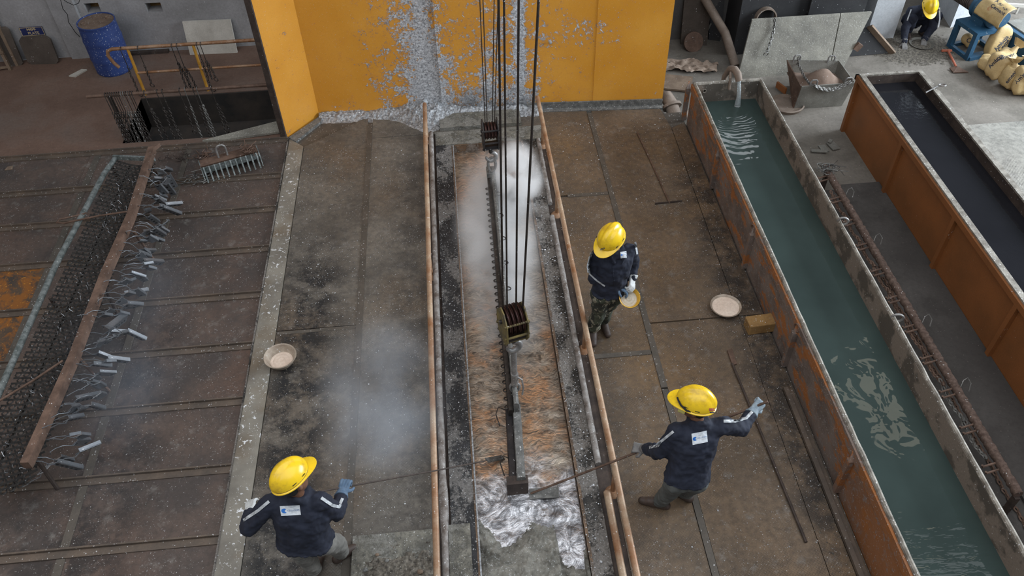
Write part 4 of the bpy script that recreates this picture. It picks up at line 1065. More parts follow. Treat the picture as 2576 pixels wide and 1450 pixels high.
# ================================================================== SMOKE
def smoke(name, lab, c, size, dens, color, scale, thr=(.42, .62), ells=True, aniso=0.0):
    m = MB(); m.ellipsoid((0, 0, 0), (size[0] / 2, size[1] / 2, size[2] / 2), None, 24, 14)
    o = m.build(name, [], None, False, V(0, 0, 0)); o.location = c
    mt = bpy.data.materials.new(name + '_volume'); mt.use_nodes = True; nt = mt.node_tree; nt.nodes.clear()
    out = nt.nodes.new('ShaderNodeOutputMaterial'); pv = nt.nodes.new('ShaderNodeVolumePrincipled'); nt.links.new(pv.outputs[0], out.inputs['Volume'])
    pv.inputs['Color'].default_value = (*color, 1); pv.inputs['Anisotropy'].default_value = aniso
    tc = nt.nodes.new('ShaderNodeTexCoord'); sv = nt.nodes.new('ShaderNodeVectorMath'); sv.operation = 'MULTIPLY'; sv.inputs[1].default_value = (2 / size[0], 2 / size[1], 2 / size[2])
    nt.links.new(tc.outputs['Object'], sv.inputs[0])
    ln = nt.nodes.new('ShaderNodeVectorMath'); ln.operation = 'LENGTH'; nt.links.new(sv.outputs[0], ln.inputs[0])
    fo = nt.nodes.new('ShaderNodeMapRange'); fo.interpolation_type = 'SMOOTHSTEP'; nt.links.new(ln.outputs['Value'], fo.inputs[0])
    for i, x in enumerate((.25, 1.0, 1.0, 0.0)): fo.inputs[i + 1].default_value = x
    nn_ = nt.nodes.new('ShaderNodeTexNoise'); nt.links.new(tc.outputs['Object'], nn_.inputs['Vector']); nn_.inputs['Scale'].default_value = scale; nn_.inputs['Detail'].default_value = 4; nn_.inputs['Distortion'].default_value = .5
    mr = nt.nodes.new('ShaderNodeMapRange'); nt.links.new(nn_.outputs['Fac'], mr.inputs[0])
    for i, x in enumerate((thr[0], thr[1], 0, 1)): mr.inputs[i + 1].default_value = x
    mu = nt.nodes.new('ShaderNodeMath'); mu.operation = 'MULTIPLY'; nt.links.new(fo.outputs[0], mu.inputs[0]); nt.links.new(mr.outputs[0], mu.inputs[1])
    m2 = nt.nodes.new('ShaderNodeMath'); m2.operation = 'MULTIPLY'; nt.links.new(mu.outputs[0], m2.inputs[0]); m2.inputs[1].default_value = dens
    nt.links.new(m2.outputs[0], pv.inputs['Density'])
    o.data.materials.append(mt)
    return tag(o, lab, 'smoke', kind='stuff')
smoke('smoke', 'thick white smoke rising off the far half of the zinc bath', (.34, 7.55, .0), (1.24, 3.8, .50), 13.0, (.99, .99, .99), 2.0, (.28, .56))
smoke('smoke', 'dense white puff of smoke just right of the far hook', (.66, 8.25, .28), (.75, 1.5, .8), 24.0, (.99, .99, .99), 3.4, (.42, .66))
smoke('smoke', 'thin white smoke drifting off the middle of the zinc bath', (.34, 6.1, .02), (1.2, 2.2, .40), 3.0, (.93, .95, .97), 2.6, (.42, .62))
smoke('smoke', 'faint bluish smoke drifting over the deck left of the hand rail', (-.95, 4.75, .55), (1.5, 2.4, .9), .95, (.80, .87, .96), 1.6, (.35, .6))
smoke('smoke', 'thin dark haze hanging over the hanging brackets of the rack', (-3.5, 5.6, .5), (1.6, 4.5, .9), .28, (.60, .68, .80), 1.2, (.35, .65))

# ================================================================== LEFT: PIT RAILING, CHAINS
RZ = .80; yr = 11.30
def X_at(px, py, y): return Q(px, py, y)
rt = thing('pit_railing', 'ochre yellow pipe railing hung with chains behind the pit, curled at its left end', 'railing', V(-3.9, yr, 0))
tl = Q(275, 122, yr); trr = Q(652, 102, yr); zt_ = (tl.z + trr.z) / 2
m = MB(); c_ = V(tl.x, yr, zt_)
m.tube([c_ + V(.03, 0, -.30), c_ + V(-.02, 0, -.22), c_ + V(-.06, 0, -.10), c_ + V(-.04, 0, -.03), c_ + V(.03, 0, 0), c_ + V(.3, 0, 0)] + [V(tl.x + .3 + (trr.x - tl.x - .3) * i / 6 + 0, yr, zt_) for i in range(1, 7)] + [V(trr.x + .25, yr, zt_)], .026, 10)
m.build('top_rail', 'rail_rust', rt, True)
posts = [P(365, 242, 0).x, P(522, 233, 0).x, P(680, 225, 0).x]
for x in posts:
    m = MB(); m.tube([V(x, yr, 0), V(x, yr, zt_)], .022, 10); m.build('post', 'yellow_plain', rt, True)
m = MB(); m.tube([V(posts[0], yr, zt_ * .48), V(posts[2] + .15, yr, zt_ * .48)], .020, 10); m.build('middle_rail', 'rail_rust', rt, True)
hb_y = 10.02
hp = P(325, 356, 0); hb_y = hp.y
h1 = Q(217, 240, hb_y); h2 = Q(700, 196, hb_y); hz_ = Q(270, 240, hb_y).z
ht = thing('chain_hanger', 'dark rusty bar on posts along the pit, carrying many hanging chains', 'hanger bar', V(h1.x + .5, hb_y, 0))
m = MB(); m.tube([V(h1.x + (h2.x - h1.x) * i / 12, hb_y, hz_ + .006 * nz(i, 0)) for i in range(13)], .024, 10); m.build('bar', 'rust', ht, True)
m = MB(); m.tube([V(hp.x, hb_y, 0), V(hp.x, hb_y, hz_)], .026, 10); m.build('post', 'rust_d', ht, True)
m = MB(); m.tube([V(-2.55, hb_y, 0), V(-2.55, hb_y, hz_)], .026, 10); m.build('post', 'rust_d', ht, True)
def ordinal(n):
    o = ['', 'first', 'second', 'third', 'fourth', 'fifth', 'sixth', 'seventh', 'eighth', 'ninth', 'tenth', 'eleventh', 'twelfth', 'thirteenth', 'fourteenth', 'fifteenth', 'sixteenth', 'seventeenth', 'eighteenth', 'nineteenth']
    if n < 20: return o[n]
    t_ = ['twent', 'thirt', 'fort', 'fift', 'sixt', 'sevent', 'eight', 'ninet'][n // 10 - 2]
    return t_ + 'ieth' if n % 10 == 0 else t_ + 'y-' + o[n % 10]
def hang_chain(name, lab, x, y, z, L, mat='iron', double=0.0, hooklen=.22, grp='chains on the dark hanger bar', end='ring', sway=0.0):
    m = MB(); m.tube([V(-.0, .030, .0), V(0, .02, .03), V(0, -.005, .038), V(0, -.03, .02), V(.005, -.035, -.06), V(.01, -.03, -hooklen)], .006, 6)
    p0 = V(.01, -.03, -hooklen)
    pts = [p0 + V(sway * t + .01 * nz(x * 9, t * 5), .012 * nz(x * 5, t * 4, 1, 3), -t * (L - hooklen)) for t in [i / 8 for i in range(9)]]
    m.chain(pts, .048, .0062)
    if double:
        pts = [p0 + V(double * math.sin(t * 3.14 / 2) + sway * t, .02, -t * (L - hooklen) * .95) for t in [i / 8 for i in range(9)]]
        m.chain(pts, .048, .0062)
    if end == 'ring': m.ring(pts[-1] + V(0, 0, -.035), (.3, 1, .2), .032, .006, 14, 6)
    if end == 'hook': m.tube([pts[-1], pts[-1] + V(0, 0, -.05), pts[-1] + V(.03, 0, -.08), pts[-1] + V(.06, 0, -.05)], .008, 6)
    o = m.build(name, mat, None, True, V(0, 0, 0)); o.location = (x, y, z)
    return tag(o, lab, 'chain', grp)
rc = random.Random(11)
def bx(px): return h1.x + (h2.x - h1.x) * (px - 217) / (700 - 217)
for i in range(13):      # dense cluster at the left end
    px = 263 + i * 5.6
    hang_chain('hanging_chain', '%s chain in the dense cluster on the dark hanger bar, %s from its left end' % ('pale' if i in (7, 8, 10) else 'rusty', ordinal(i + 1)), bx(px), hb_y, hz_, rc.uniform(.78, .90), 'iron_l' if i in (7, 8, 10) else 'iron', 0, .26, end='ring' if i % 3 else 'hook', sway=rc.uniform(-.03, .05))
sing = [(360, .86, 'iron', .07), (392, .84, 'iron', .09), (405, .86, 'iron', 0), (448, .62, 'iron', 0), (462, .80, 'iron_l', 0), (483, .88, 'iron', 0), (492, .84, 'iron_l', .03), (528, .72, 'iron', .05)]
nm = ['first', 'second', 'third', 'fourth', 'fifth', 'sixth', 'seventh', 'eighth']
for i, (px, L, mt, db_) in enumerate(sing):
    hang_chain('hanging_chain', '%s %schain right of the dense cluster on the dark hanger bar' % (nm[i], 'pale ' if mt == 'iron_l' else ('doubled ' if db_ else 'single ')), bx(px), hb_y, hz_, L, mt, db_, .24)
for i, (px, L, lab, db_) in enumerate([(302, 1.0, 'long chain hanging from the yellow railing left of its first post', 0), (346, .62, 'chain with a large ring hanging from the yellow railing past its first post', 0), (433, .86, 'doubled chain hanging from the middle of the yellow railing, left strand', .05), (446, .80, 'doubled chain hanging from the middle of the yellow railing, right strand', .06), (497, .95, 'long chain hanging just left of the second railing post', 0), (507, .62, 'looped chain hanging right of the second railing post', .05)]):
    x = Q(px, 112, yr).x
    L = min(L, zt_ - .03)
    hang_chain('hanging_chain', lab, x, yr - .03, zt_ + .0, L - .06, 'iron', db_, .26 if i != 3 else .34, 'chains on the yellow railing', 'ring' if i in (1, 5) else 'hook')
# sooty slab and box leaning at the pit corner
m = MB(); a, b, c, d = P(512, 352, .02), P(700, 297, .30), P(706, 330, .05), P(545, 356, .0)
m.slab([V(a.x, a.y - .05, .02), V(b.x + .1, b.y + .25, .10), V(b.x + .1, 10.02, .02), V(d.x + .1, 9.93, .0)], (0, 0, .03))
tag(m.build('leaning_sheet', 'grit_sheet'), 'gritty grey sheet lying over the near corner of the pit beside the yellow wing', 'steel sheet')

# ================================================================== LEFT: THINGS AT THE WALL
dr = P(290, 172, 0)
dt = thing('plastic_drum', 'blue plastic drum speckled white with a brown dusty lid, standing at the grey wall', 'drum', dr)
Rd, Hd = .285, .90
prof = [(Rd * .93, 0), (Rd * .97, .02)]
for i in range(21):
    z = .04 + i / 20 * .80; prof.append((Rd * (.97 + .03 * math.sin(i / 20 * math.pi)) + (.008 if i in (6, 14) else 0), z))
prof += [(Rd * .97, .87), (Rd * .99, .885), (Rd * .985, .905), (Rd * .93, .905), (Rd * .92, .87), (.0005, .87)]
prof = [(a, b * .90) for a, b in prof]
m = MB(); m.lathe(prof, dr, (0, 0, 1), 48); o = m.build('drum_body', 'blue_drum', dt, True)
m = MB(); m.lathe([(Rd * .93, .790), (Rd * .93, .800), (.001, .800)], dr, (0, 0, 1), 40); m.build('lid', 'drum_lid', dt, True)
for a in (.6, 3.5):
    m = MB(); m.lathe([(.035, .80), (.035, .818), (.028, .82), (.022, .81), (.001, .81)], dr + V(math.cos(a) * .18, math.sin(a) * .18, 0), (0, 0, 1), 16); m.build('bung', 'drum_lid', dt, True)
def wallz(px, py): return Q(px, py, YW)
# HOT PLATE sign
sp = thing('hot_plate_sign', 'small blue sign with the words HOT PLATE in tan letters, on the dark board', 'sign', P(85, 160, 0) + V(0, -.10, 0))
sy = YW - .02; a = Q(52, 67, sy); b = Q(110, 90, sy); cxs = (a.x + b.x) / 2; czs = (a.z + b.z) / 2; sw = .35; sh_ = .145
m = MB(); m.box((cxs, sy, czs), (sw, .015, sh_)); m.build('sign_plate', 'sign_b', sp)
m = MB(); m.box((cxs, sy - .004, czs), (sw, .016, sh_)); m2_ = MB()
for dx, dz, wx_, wz_ in ((0, sh_ / 2 - .006, sw, .006), (0, -sh_ / 2 + .006, sw, .006), (sw / 2 - .004, 0, .006, sh_), (-sw / 2 + .004, 0, .006, sh_)): m2_.box((cxs + dx, sy - .009, czs + dz), (wx_, .004, wz_))
m2_.build('sign_border', 'sign_t', sp)
m = MB(); write(m, 'HOT', V(cxs, sy - .0105, czs + .033), (1, 0, 0), (0, 0, 1), .062, 0, bold=True); write(m, 'PLATE', V(cxs + .012, sy - .0105, czs - .030), (1, 0, 0), (0, 0, 1), .062, 0, bold=True)
m.box((cxs, sy - .0115, czs + .033), (.15, .002, .006))
m.build('sign_lettering', 'sign_t', sp)
def leaner(name, lab, cat, pl, pr_, ztop, th, mat, back=.12, y0=None, cham=0):
    a = P(*pl, 0); b = P(*pr_, 0)
    m = MB(); c = cham
    pts = [a + V(c, 0, 0), b - V(c, 0, 0), b + V(0, back * .1, c), b + V(0, back * .9, ztop - c), b + V(-c, back, ztop), a + V(c, back, ztop), a + V(0, back * .9, ztop - c), a + V(0, back * .1, c)] if c else [a, b, b + V(0, back, ztop), a + V(0, back, ztop)]
    m.slab(pts, (0, th, 0)); return tag(m.build(name, mat), lab, cat)
leaner('leaning_board', 'dark square board with cut corners leaning on the wall under the small sign', 'board', (72, 163), (150, 160), .44, .04, 'board_d', .06, cham=.05)
leaner('leaning_board', 'tall dark board leaning on the wall at the far left', 'board', (20, 168), (60, 164), .62, .03, 'board_d', .08, cham=.04)
leaner('leaning_board', 'dirty white rectangular board leaning on the wall behind the yellow railing', 'board', (478, 138), (597, 133), .50, .035, 'board_w', .14)
lt = thing('wooden_ladder', 'short grey wooden stand at the far left edge against the wall', 'ladder', P(20, 175, 0))
p1, p2, p3 = P(-10, 182, 0), P(30, 176, 0), P(48, 165, 0)
for q in (p1, p2, p3):
    m = MB(); m.beam(q + V(-.02, 0, 0), q + V(-.08, .12, .95), .045, .045); m.build('upright', 'wood', lt)
for z in (.05, .30, .58):
    m = MB(); m.beam(p1 + V(0, .02, z), p2 + V(0, .02, z), .03, .03); m.build('rung', 'wood', lt)
for (px, py, lab, s, an) in ((198, 186, 'pale broken tile lying on the red floor left of the drum', .14, .9),):
    q = P(px, py, 0); m = MB(); m.slab([q + V(-.13, -.07, 0), q + V(-.02, -.10, 0), q + V(.11, .09, 0), q + V(.02, .11, 0)], (0, 0, .02)); tag(m.build('broken_tile', 'board_w'), lab, 'tile')

m = MB(); q = P(24, 424, -.005); m.slab([q + V(-.05, -.04, 0), q + V(.05, -.03, 0), q + V(.03, .05, 0), q + V(-.04, .03, 0)], (0, 0, .008)); tag(m.build('paper_scrap', 'wood'), 'small tan scrap lying at the far edge of the cover plates, far left', 'scrap')
m = MB(); q = P(375, 138, 0); m.box(q + V(0, .05, .02), (.62, .08, .04)); tag(m.build('flat_bar', 'rust_d'), 'dark flat bar lying on the floor behind the yellow railing', 'bar')
# loose black cable on the wall
pts = [Q(150, -10, YW - .34), Q(158, 22, YW - .18), Q(170, 37, YW - .18), Q(172, 55, YW - .18), Q(190, 82, YW - .18), Q(206, 98, YW - .02), Q(214, 104, YW - .02)]
m = MB(); m.tube(pts, .005, 6); m.tube([Q(152, -6, YW - .18), Q(168, 5, YW - .18), Q(185, 13, YW - .18), Q(198, 8, YW - .18), Q(202, -8, YW - .18)], .005, 6)
tag(m.build('loose_cable', 'hole', None, True), 'loose black cable looping down the grey pilaster', 'cable')

# ================================================================== PERFORATED RACK
RIM = [P(287, 398, .42), P(262, 437, .42), P(140, 668, .42), P(8, 965, .42), P(-90, 1190, .42)]
BEA = [P(383, 376, .62), P(330, 545, .62), P(262, 700, .62), P(185, 905, .62), P(66, 1172, .62)]
rk = thing('jig_rack', 'long sooty perforated rack with a galvanised rim and a rusty beam on its right', 'rack', V(-4.2, 6.8, 0))
m = MB(); m.tube([RIM[0] + V(.02, 0, 0)] + [RIM[1].lerp(RIM[2], i / 6) for i in range(7)] + [RIM[2].lerp(RIM[3], i / 6) for i in range(1, 7)] + [RIM[4]], .034, 12); m.build('rim_tube', 'galv_d', rk, True)
m = MB()
for a, b in zip(BEA, BEA[1:]): m.beam(a, b, .075, .095, (0, 0, 1))
m.beam(BEA[0] + V(0, .0, 0), BEA[0] + V(.02, .18, -.06), .05, .05)
m.build('side_beam', 'rust', rk)
m = MB(); e0 = RIM[0] + V(-.01, .02, 0); e1 = BEA[0] + V(-.02, 0, -.15); m.beam(e0, e1, .03, .06); m.beam(e0 + V(.05, 0, 0), e0 + V(.05, .25, -.2), .03, .03); m.build('end_bar', 'galv_d', rk)
nr = 74; nc = 8
def rk_pt(u, v):       # u across, v along (0 far .. 1 near)
    L = RIM[0].lerp(V(RIM[3].x, 4.1, .42), v); Rr = BEA[0].lerp(BEA[4], v)
    z = .40 - .07 * math.sin(math.pi * u) + .02
    p = L.lerp(Rr, u); return V(p.x, p.y, z)
for blk in range(6):
    m = MB()
    for i in range(blk * nr // 6, (blk + 1) * nr // 6):
        v = (i + .5) / nr
        a = rk_pt(.04, v); b = rk_pt(.97, v)
        m.tube([rk_pt(.04 + .93 * k / 4, v) for k in range(5)], .010, 5)
        for c in range(nc):
            u = .08 + (c + .5 * (i % 2)) / nc * .86; q = rk_pt(u, v + .35 / nr)
            m.ring(q, (0, 0, 1), .027, .0085, 8, 4)
    m.build('lattice_panel', 'lattice', rk)
for sgn, u in ((0, .33), (1, .66)):
    m = MB(); m.tube([rk_pt(u, k / 20) + V(0, 0, -.03) for k in range(21)], .014, 6); m.build('bearer', 'lattice', rk)
for a, b, lab in ((P(337, 583, .56), P(389, 656, .0), None), (P(190, 893, .56), P(276, 985, .0), None)):
    m = MB(); m.tube([a, a.lerp(b, .35)], .020, 8); m.tube([a.lerp(b, .33), b], .015, 8); m.build('support_leg', 'rust', rk, True)
for v in (.03, .5, .97):
    q = rk_pt(.02, v); m = MB(); m.tube([q, V(q.x, q.y, 0)], .02, 8); m.build('support_leg', 'rust_d', rk, True)
    q = BEA[0].lerp(BEA[4], v); m = MB(); m.tube([q, V(q.x - .03, q.y, 0)], .02, 8); m.build('support_leg', 'rust_d', rk, True)
m = MB(); m.tube([P(318, 533, .67), P(250, 543, .62), P(160, 562, .50), P(143, 560, .48), P(150, 552, .47), P(210, 539, .44), P(216, 536, .42)], .011, 8)
tag(m.build('bent_rod', 'rust', None, True), 'bent rusty rod looped across the far half of the perforated rack', 'rod')
m = MB(); m.tube([P(158, 908, .66), P(80, 960, .60), P(0, 1008, .52), P(-40, 1035, .5)], .012, 8)
tag(m.build('straight_rod', 'rust', None, True), 'straight rusty rod lying across the near half of the perforated rack', 'rod')
# wire hooks poking up through the lattice
hk = MB(); hk.tube([V(0, 0, -.02), V(0, 0, .035), V(.008, .006, .055), V(.016, .01, .045)], .0032, 5)
proto = tag(hk.build('wire_hook', 'galv_b', None, True, V(0, 0, 0)), 'small bright wire hook poking up through the perforated rack', 'hook', 'wire hooks in the rack')
rh = random.Random(3); first = True
for i in range(130):
    v = .07 + .9 * (i + rh.random()) / 130; u = rh.uniform(.30, .93)
    q = rk_pt(u, v); o = proto if first else dup(proto); first = False
    o.location = q + V(0, 0, .012); o.rotation_euler = (rh.uniform(-.6, .6), rh.uniform(-.6, .6), rh.uniform(0, 6.28)); o.scale = [rh.uniform(.5, .85)] * 3
# brackets hanging off the right of the beam
def bracket(L, w_, mat, n=3, flange=.05):
    root = thing('steel_bracket', 'x', 'bracket', (0, 0, 0))
    m = MB(); m.bbox(-w_ / 2, w_ / 2, -.003, .003, -L, 0)
    m.bbox(w_ / 2 - .004, w_ / 2, .0, flange, -L, 0) if flange else None
    for k in range(n):
        z = -L * (.14 + .72 * k / max(1, n - 1))
        m.lathe([(.011, -.0045), (.011, .0045)], V(-.006, 0, z), (0, 1, 0), 10, 1)
    m.build('bracket_plate', [mat, 'hole'], root)
    m = MB(); m.tube([V(0, 0, -.02), V(.0, -.02, .03), V(-.02, 0, .10), V(-.05, .0, .15), V(-.09, 0, .16), V(-.12, 0, .12)], .0033, 6)
    m.build('hanging_hook', 'galv', root, True)
    return root
protos = [bracket(.20, .055, 'galv', 4, .028), bracket(.10, .08, 'galv', 1, .02), bracket(.27, .055, 'galv', 5, .03), bracket(.15, .07, 'galv', 2, .02)]
spec = bracket(.30, .11, 'galv', 6, .06); bright = bracket(.17, .075, 'galv_b', 3, 0)
used = [False] * 4
def beam_at(v): 
    f_ = v * 4; i = min(3, int(f_)); return BEA[i].lerp(BEA[i + 1], f_ - i)
rb = random.Random(21)
for i in range(72):
    v = .055 + .93 * i / 72; k = rb.choice((0, 0, 1, 1, 2, 3)); q = beam_at(v)
    pr0 = protos[k]; o = pr0 if not used[k] else dup(pr0); used[k] = True
    o.scale = [1.25] * 3
    o.location = q + V(.07 + rb.uniform(0, .22), rb.uniform(-.03, .03), -.05 - rb.uniform(0, .20))
    o.rotation_euler = (rb.uniform(.2, .9), rb.uniform(-.6, -.1), rb.uniform(-.3, .6))
    o['label'] = 'grey bracket hooked along the right of the rusty beam, %s from the far end' % ordinal(i + 1); o['group'] = 'brackets hanging along the rack'
spec.location = P(272, 838, .42); spec.rotation_euler = (1.0, -1.05, .15); spec['label'] = 'large pale bracket with six bolt holes hanging out from the rack, its biggest one'
bright.location = P(102, 1192, .30); bright.rotation_euler = (1.1, -.35, .1); bright['label'] = 'bright silver bracket at the near end of the rack'
# big ones at the far end
for i, (px, py, L, w_) in enumerate(((392, 450, .26, .09), (385, 520, .30, .09), (362, 545, .20, .05))):
    o = bracket(L, w_, 'galv', 3); o.location = P(px, py - 8, .42); o.rotation_euler = (.9, -.35, .25)
    o['label'] = ['broad grey bracket at the far end of the rack, topmost', 'long broad grey bracket below the topmost one at the far end of the rack', 'narrow long bracket left of the long broad one on the rack'][i]

# comb-shaped jig with wire hooks and the wire tangles around it
cmb = thing('comb_jig', 'zinc-coated steel comb with a lifting loop and curved teeth, lying behind the rack', 'jig', P(590, 430, 0))
A = P(505, 425, .16); B = P(650, 385, .16); dv_ = (B - A); dn = V(dv_.y, -dv_.x, 0).normalized()
m = MB(); m.slab([A, B, B - dn * .02 + V(0, 0, .0), A - dn * .02], (0, 0, .03)); m.slab([A - dn * .17 + V(0, 0, -.15), B - dn * .17 + V(0, 0, -.15), B - dn * .15 + V(0, 0, .02), A - dn * .15 + V(0, 0, .02)], (0, 0, .012))
m.slab([A - dn * .17, B - dn * .17, B + V(0, 0, .01), A + V(0, 0, .01)], (0, 0, .022)); m.build('channel', 'rust', cmb)
m = MB(); m.slab([A + dn * .015 + V(0, 0, -.07), B + dn * .015 + V(0, 0, -.07), B + dn * .015 + V(0, 0, .02), A + dn * .015 + V(0, 0, .02)], dn * .015); m.build('front_strip', 'galv_d', cmb)
for sgn in (0, 1):
    e = A.lerp(B, sgn); m = MB(); m.slab([e - dn * .16 + V(0, 0, -.14), e + dn * .12 + V(0, 0, -.14), e + dn * .02 + V(0, 0, .03), e - dn * .16 + V(0, 0, .03)], dv_.normalized() * .012); m.build('end_cheek', 'galv_d', cmb)
for i in range(11):
    q = A.lerp(B, (i + .5) / 11) + dn * .03; m = MB(); m.tube([q + V(0, 0, .03), q + dn * .03 + V(0, 0, .01), q + dn * .05 + V(0, 0, -.07), q + dn * .10 + V(0, 0, -.13), q + dn * .15 + V(0, 0, -.11)], .011, 6); m.build('tooth', 'galv_d', cmb, True)
lq = A.lerp(B, .42) - dn * .10 + V(0, 0, .03); du_ = dv_.normalized()
m = MB(); m.tube([lq - du_ * .06] + [lq + V(0, 0, .12) + du_ * math.cos(math.pi * (1 - k / 8)) * .06 + V(0, 0, math.sin(math.pi * k / 8) * .06) for k in range(9)] + [lq + du_ * .06], .014, 8); m.build('lifting_loop', 'hook', cmb, True)
rw = random.Random(8)
def tangle(px, py, n, s, lab, mat, z=.0):
    m = MB()
    c = P(px, py, z)
    for i in range(n):
        q = c + V(rw.uniform(-s, s), rw.uniform(-s * .7, s * .7), .012 + rw.uniform(0, .05)); a = rw.uniform(0, 6.28); r_ = rw.uniform(.03, .07)
        u = V(math.cos(a), math.sin(a), rw.uniform(-.1, .1)); v = V(-math.sin(a), math.cos(a), rw.uniform(-.1, .2))
        pts = [q + u * r_ * math.cos(t) + v * r_ * math.sin(t) for t in [k / 7 * rw.uniform(3.2, 5) for k in range(8)]]
        pts.append(pts[-1] - u * rw.uniform(.05, .16) - v * .03)
        m.tube([V(p.x, p.y, max(p.z, z + .008)) for p in pts], .0055, 5)
    return tag(m.build('wire_tangle', mat, None, True), lab, 'wire tangle')
tangle(500, 455, 16, .13, 'pale tangle of wire hooks at the left end of the comb jig', 'iron_l')
tangle(440, 395, 9, .16, 'dark tangle of bent wires on the cover plate left of the comb jig', 'rust_d')
tangle(510, 395, 10, .12, 'rusty tangle of wires right behind the comb jig', 'rust')
tangle(620, 378, 14, .08, 'brown clump of rusty wire on top of the comb jig', 'rust', .20)

# ================================================================== GREEN WATER TANK
TX0, TX1, TZ, TY = 3.205, 4.165, .65, 9.60
gt = thing('rinse_tank', 'long rusty open tank of green water with ribs and lifting rings on its sides', 'tank', V(3.68, 5.5, ZR))
tk = .05
m = MB(); m.bbox(TX0, TX0 + tk, 1.3, TY, ZR, TZ - .02); m.build('side_wall', 'tank_side', gt)
m = MB(); m.bbox(TX1 - tk, TX1, 1.3, TY, ZR, TZ - .02); m.bbox(TX0 + tk, TX1 - tk, TY - tk, TY, ZR, TZ - .02); m.build('side_wall', 'tank_in', gt)
m = MB(); m.bbox(TX0, TX1, 1.3, TY, ZR, ZR + .03); m.build('tank_floor', 'tank_in', gt)
def rimline(m, a, b, r, n=60):
    a = Vector(a); b = Vector(b); m.tube([a.lerp(b, i / n) + V(.006 * nz(i * .8, a.x), 0, .004 * nz(i * .9, b.x)) for i in range(n + 1)], [r + .004 * nz(i * 1.3, a.x + 4) for i in range(n + 1)], 8)
m = MB(); rimline(m, (TX0 + tk / 2, 1.3, TZ - .01), (TX0 + tk / 2, TY, TZ - .01), .024); rimline(m, (TX1 - tk / 2, 1.3, TZ - .01), (TX1 - tk / 2, TY, TZ - .01), .023); rimline(m, (TX0, TY - tk / 2, TZ - .01), (TX1, TY - tk / 2, TZ - .01), .028, 20)
m.build('crusted_rim', 'tank_rim', gt, True)
for (px, py) in ((1726, 303), (1798, 475), (1878, 676), (1978, 923), (2103, 1242)):
    y = P(px, py, 0).y; m = MB()
    m.slab([V(TX0 - .055, y, 0), V(TX0, y, 0), V(TX0, y, .52), V(TX0 - .055, y, .52)], (0, .055, 0)); m.slab([V(TX0 - .06, y, .52), V(TX0, y, .52), V(TX0, y + .06, .60), V(TX0 - .02, y + .06, .60)], (0, .01, 0)); m.build('rib', 'tank_side', gt)
m = MB(); m.bbox(TX0 - .018, TX0, 1.3, TY, .52, .63); m.build('top_band', 'tank_side', gt)
for (px, py) in ((1912, 567), (2020, 818)):
    q = P(px, py, TZ - .03); m = MB(); m.ring(V(TX0 - .02, q.y, TZ - .07), (1, .2, 0), .045, .010, 16, 8); m.build('lifting_ring', 'rust', gt, True)
for (px, py) in ((2125, 555), (2266, 798)):
    q = P(px, py, TZ); m = MB(); m.ring(V(TX1 + .015, q.y, TZ - .01), (.3, 1, .1), .055, .013, 16, 8); m.build('lifting_ring', 'hook', gt, True)
q = Q(1772, 228, TY - tk); m = MB(); m.lathe([(.028, 0), (.028, .02), (.02, .02), (.018, 0)], V(q.x, TY - tk, q.z), (0, -1, 0), 14); m.build('drain_stub', 'tank_rim', gt, True)
m = MB(); WZ = .36
m.grid(lambda a, b: V(TX0 + tk + (TX1 - TX0 - 2 * tk) * a, 1.35 + (TY - tk - 1.35) * b, WZ), 4, 40); 
m.add([V(TX0 + tk, 1.35, .2), V(TX1 - tk, 1.35, .2), V(TX1 - tk, TY - tk, .2), V(TX0 + tk, TY - tk, .2)], [(0, 1, 2, 3)])
tag(m.build('tank_water', 'water', None), 'still green water filling the rusty tank on the right', 'water', kind='stuff')
# spout
sp0 = Q(1845, 200, TY)
t = thing('water_spout', 'dusty curved pipe spout pouring water over the far end of the green tank', 'spout', V(sp0.x, TY, TZ))
x = sp0.x
m = MB(); m.tube([V(x - .04, TY + .30, ZR), V(x - .03, TY + .26, .55), V(x - .02, TY + .14, .74), V(x, TY + .02, .80), V(x + .02, TY - .07, .78), V(x + .04, TY - .11, .70)], [.035, .04, .045, .05, .05, .045], 12); m.build('pipe', 'pipe', t, True)
m = MB(); m.tube([V(x - .05, TY + .02, .76), V(x - .07, TY - .06, .72), V(x - .06, TY - .07, .55)], .018, 8); m.build('side_pipe', 'pipe', t, True)
m = MB(); m.tube([V(x + .04, TY - .11, .70), V(x + .045, TY - .16, .60), V(x + .05, TY - .19, .48), V(x + .05, TY - .20, WZ)], [.022, .026, .032, .045], 8)
t2 = NT('falling_water'); MAT['fall'] = t2.out((.75, .82, .84), .08, 0, t2.bump(t2.noise(40, 3), .8, .01), **{'Transmission Weight': .75, 'IOR': 1.33})
tag(m.build('falling_water', 'fall', None, True), 'stream of water falling from the spout into the tank', 'water', kind='stuff')

# ================================================================== HANGER BAR WITH PEGS AND CHAINS BEHIND THE TANK
ba, bb = P(2075, 420, .0), P(2562, 1245, .0)
pb = thing('peg_bar', 'rust-caked bar with paired pegs lying along the right side of the green tank', 'hanger bar', V(ba.x, 5.6, ZR))
m = MB(); secs = []
for i in range(241):
    p = ba.lerp(bb, i / 240); e = .010 * nz(i * .35, 2); secs.append((p + V(e, 0, .008 * nz(i * .4, 7)), V(1, 0, 0), V(0, 0, 1), .042 + .012 * nz(i * .45, 5) + .006 * nz(i * 1.3, 1), .042 + .012 * nz(i * .5, 8)))
m.loft(secs, 12, power=3.0); m.build('bar', 'peg_rust', pb, True)
for k in (0, 1):
    e = (ba, bb)[k]; m = MB(); m.beam(e + V(0, .0 if k else -.1, -.04), V(e.x, e.y + (.0 if k else -.1), ZR), .05, .05); m.build('stand', 'rust_d', pb)
rp = random.Random(9)
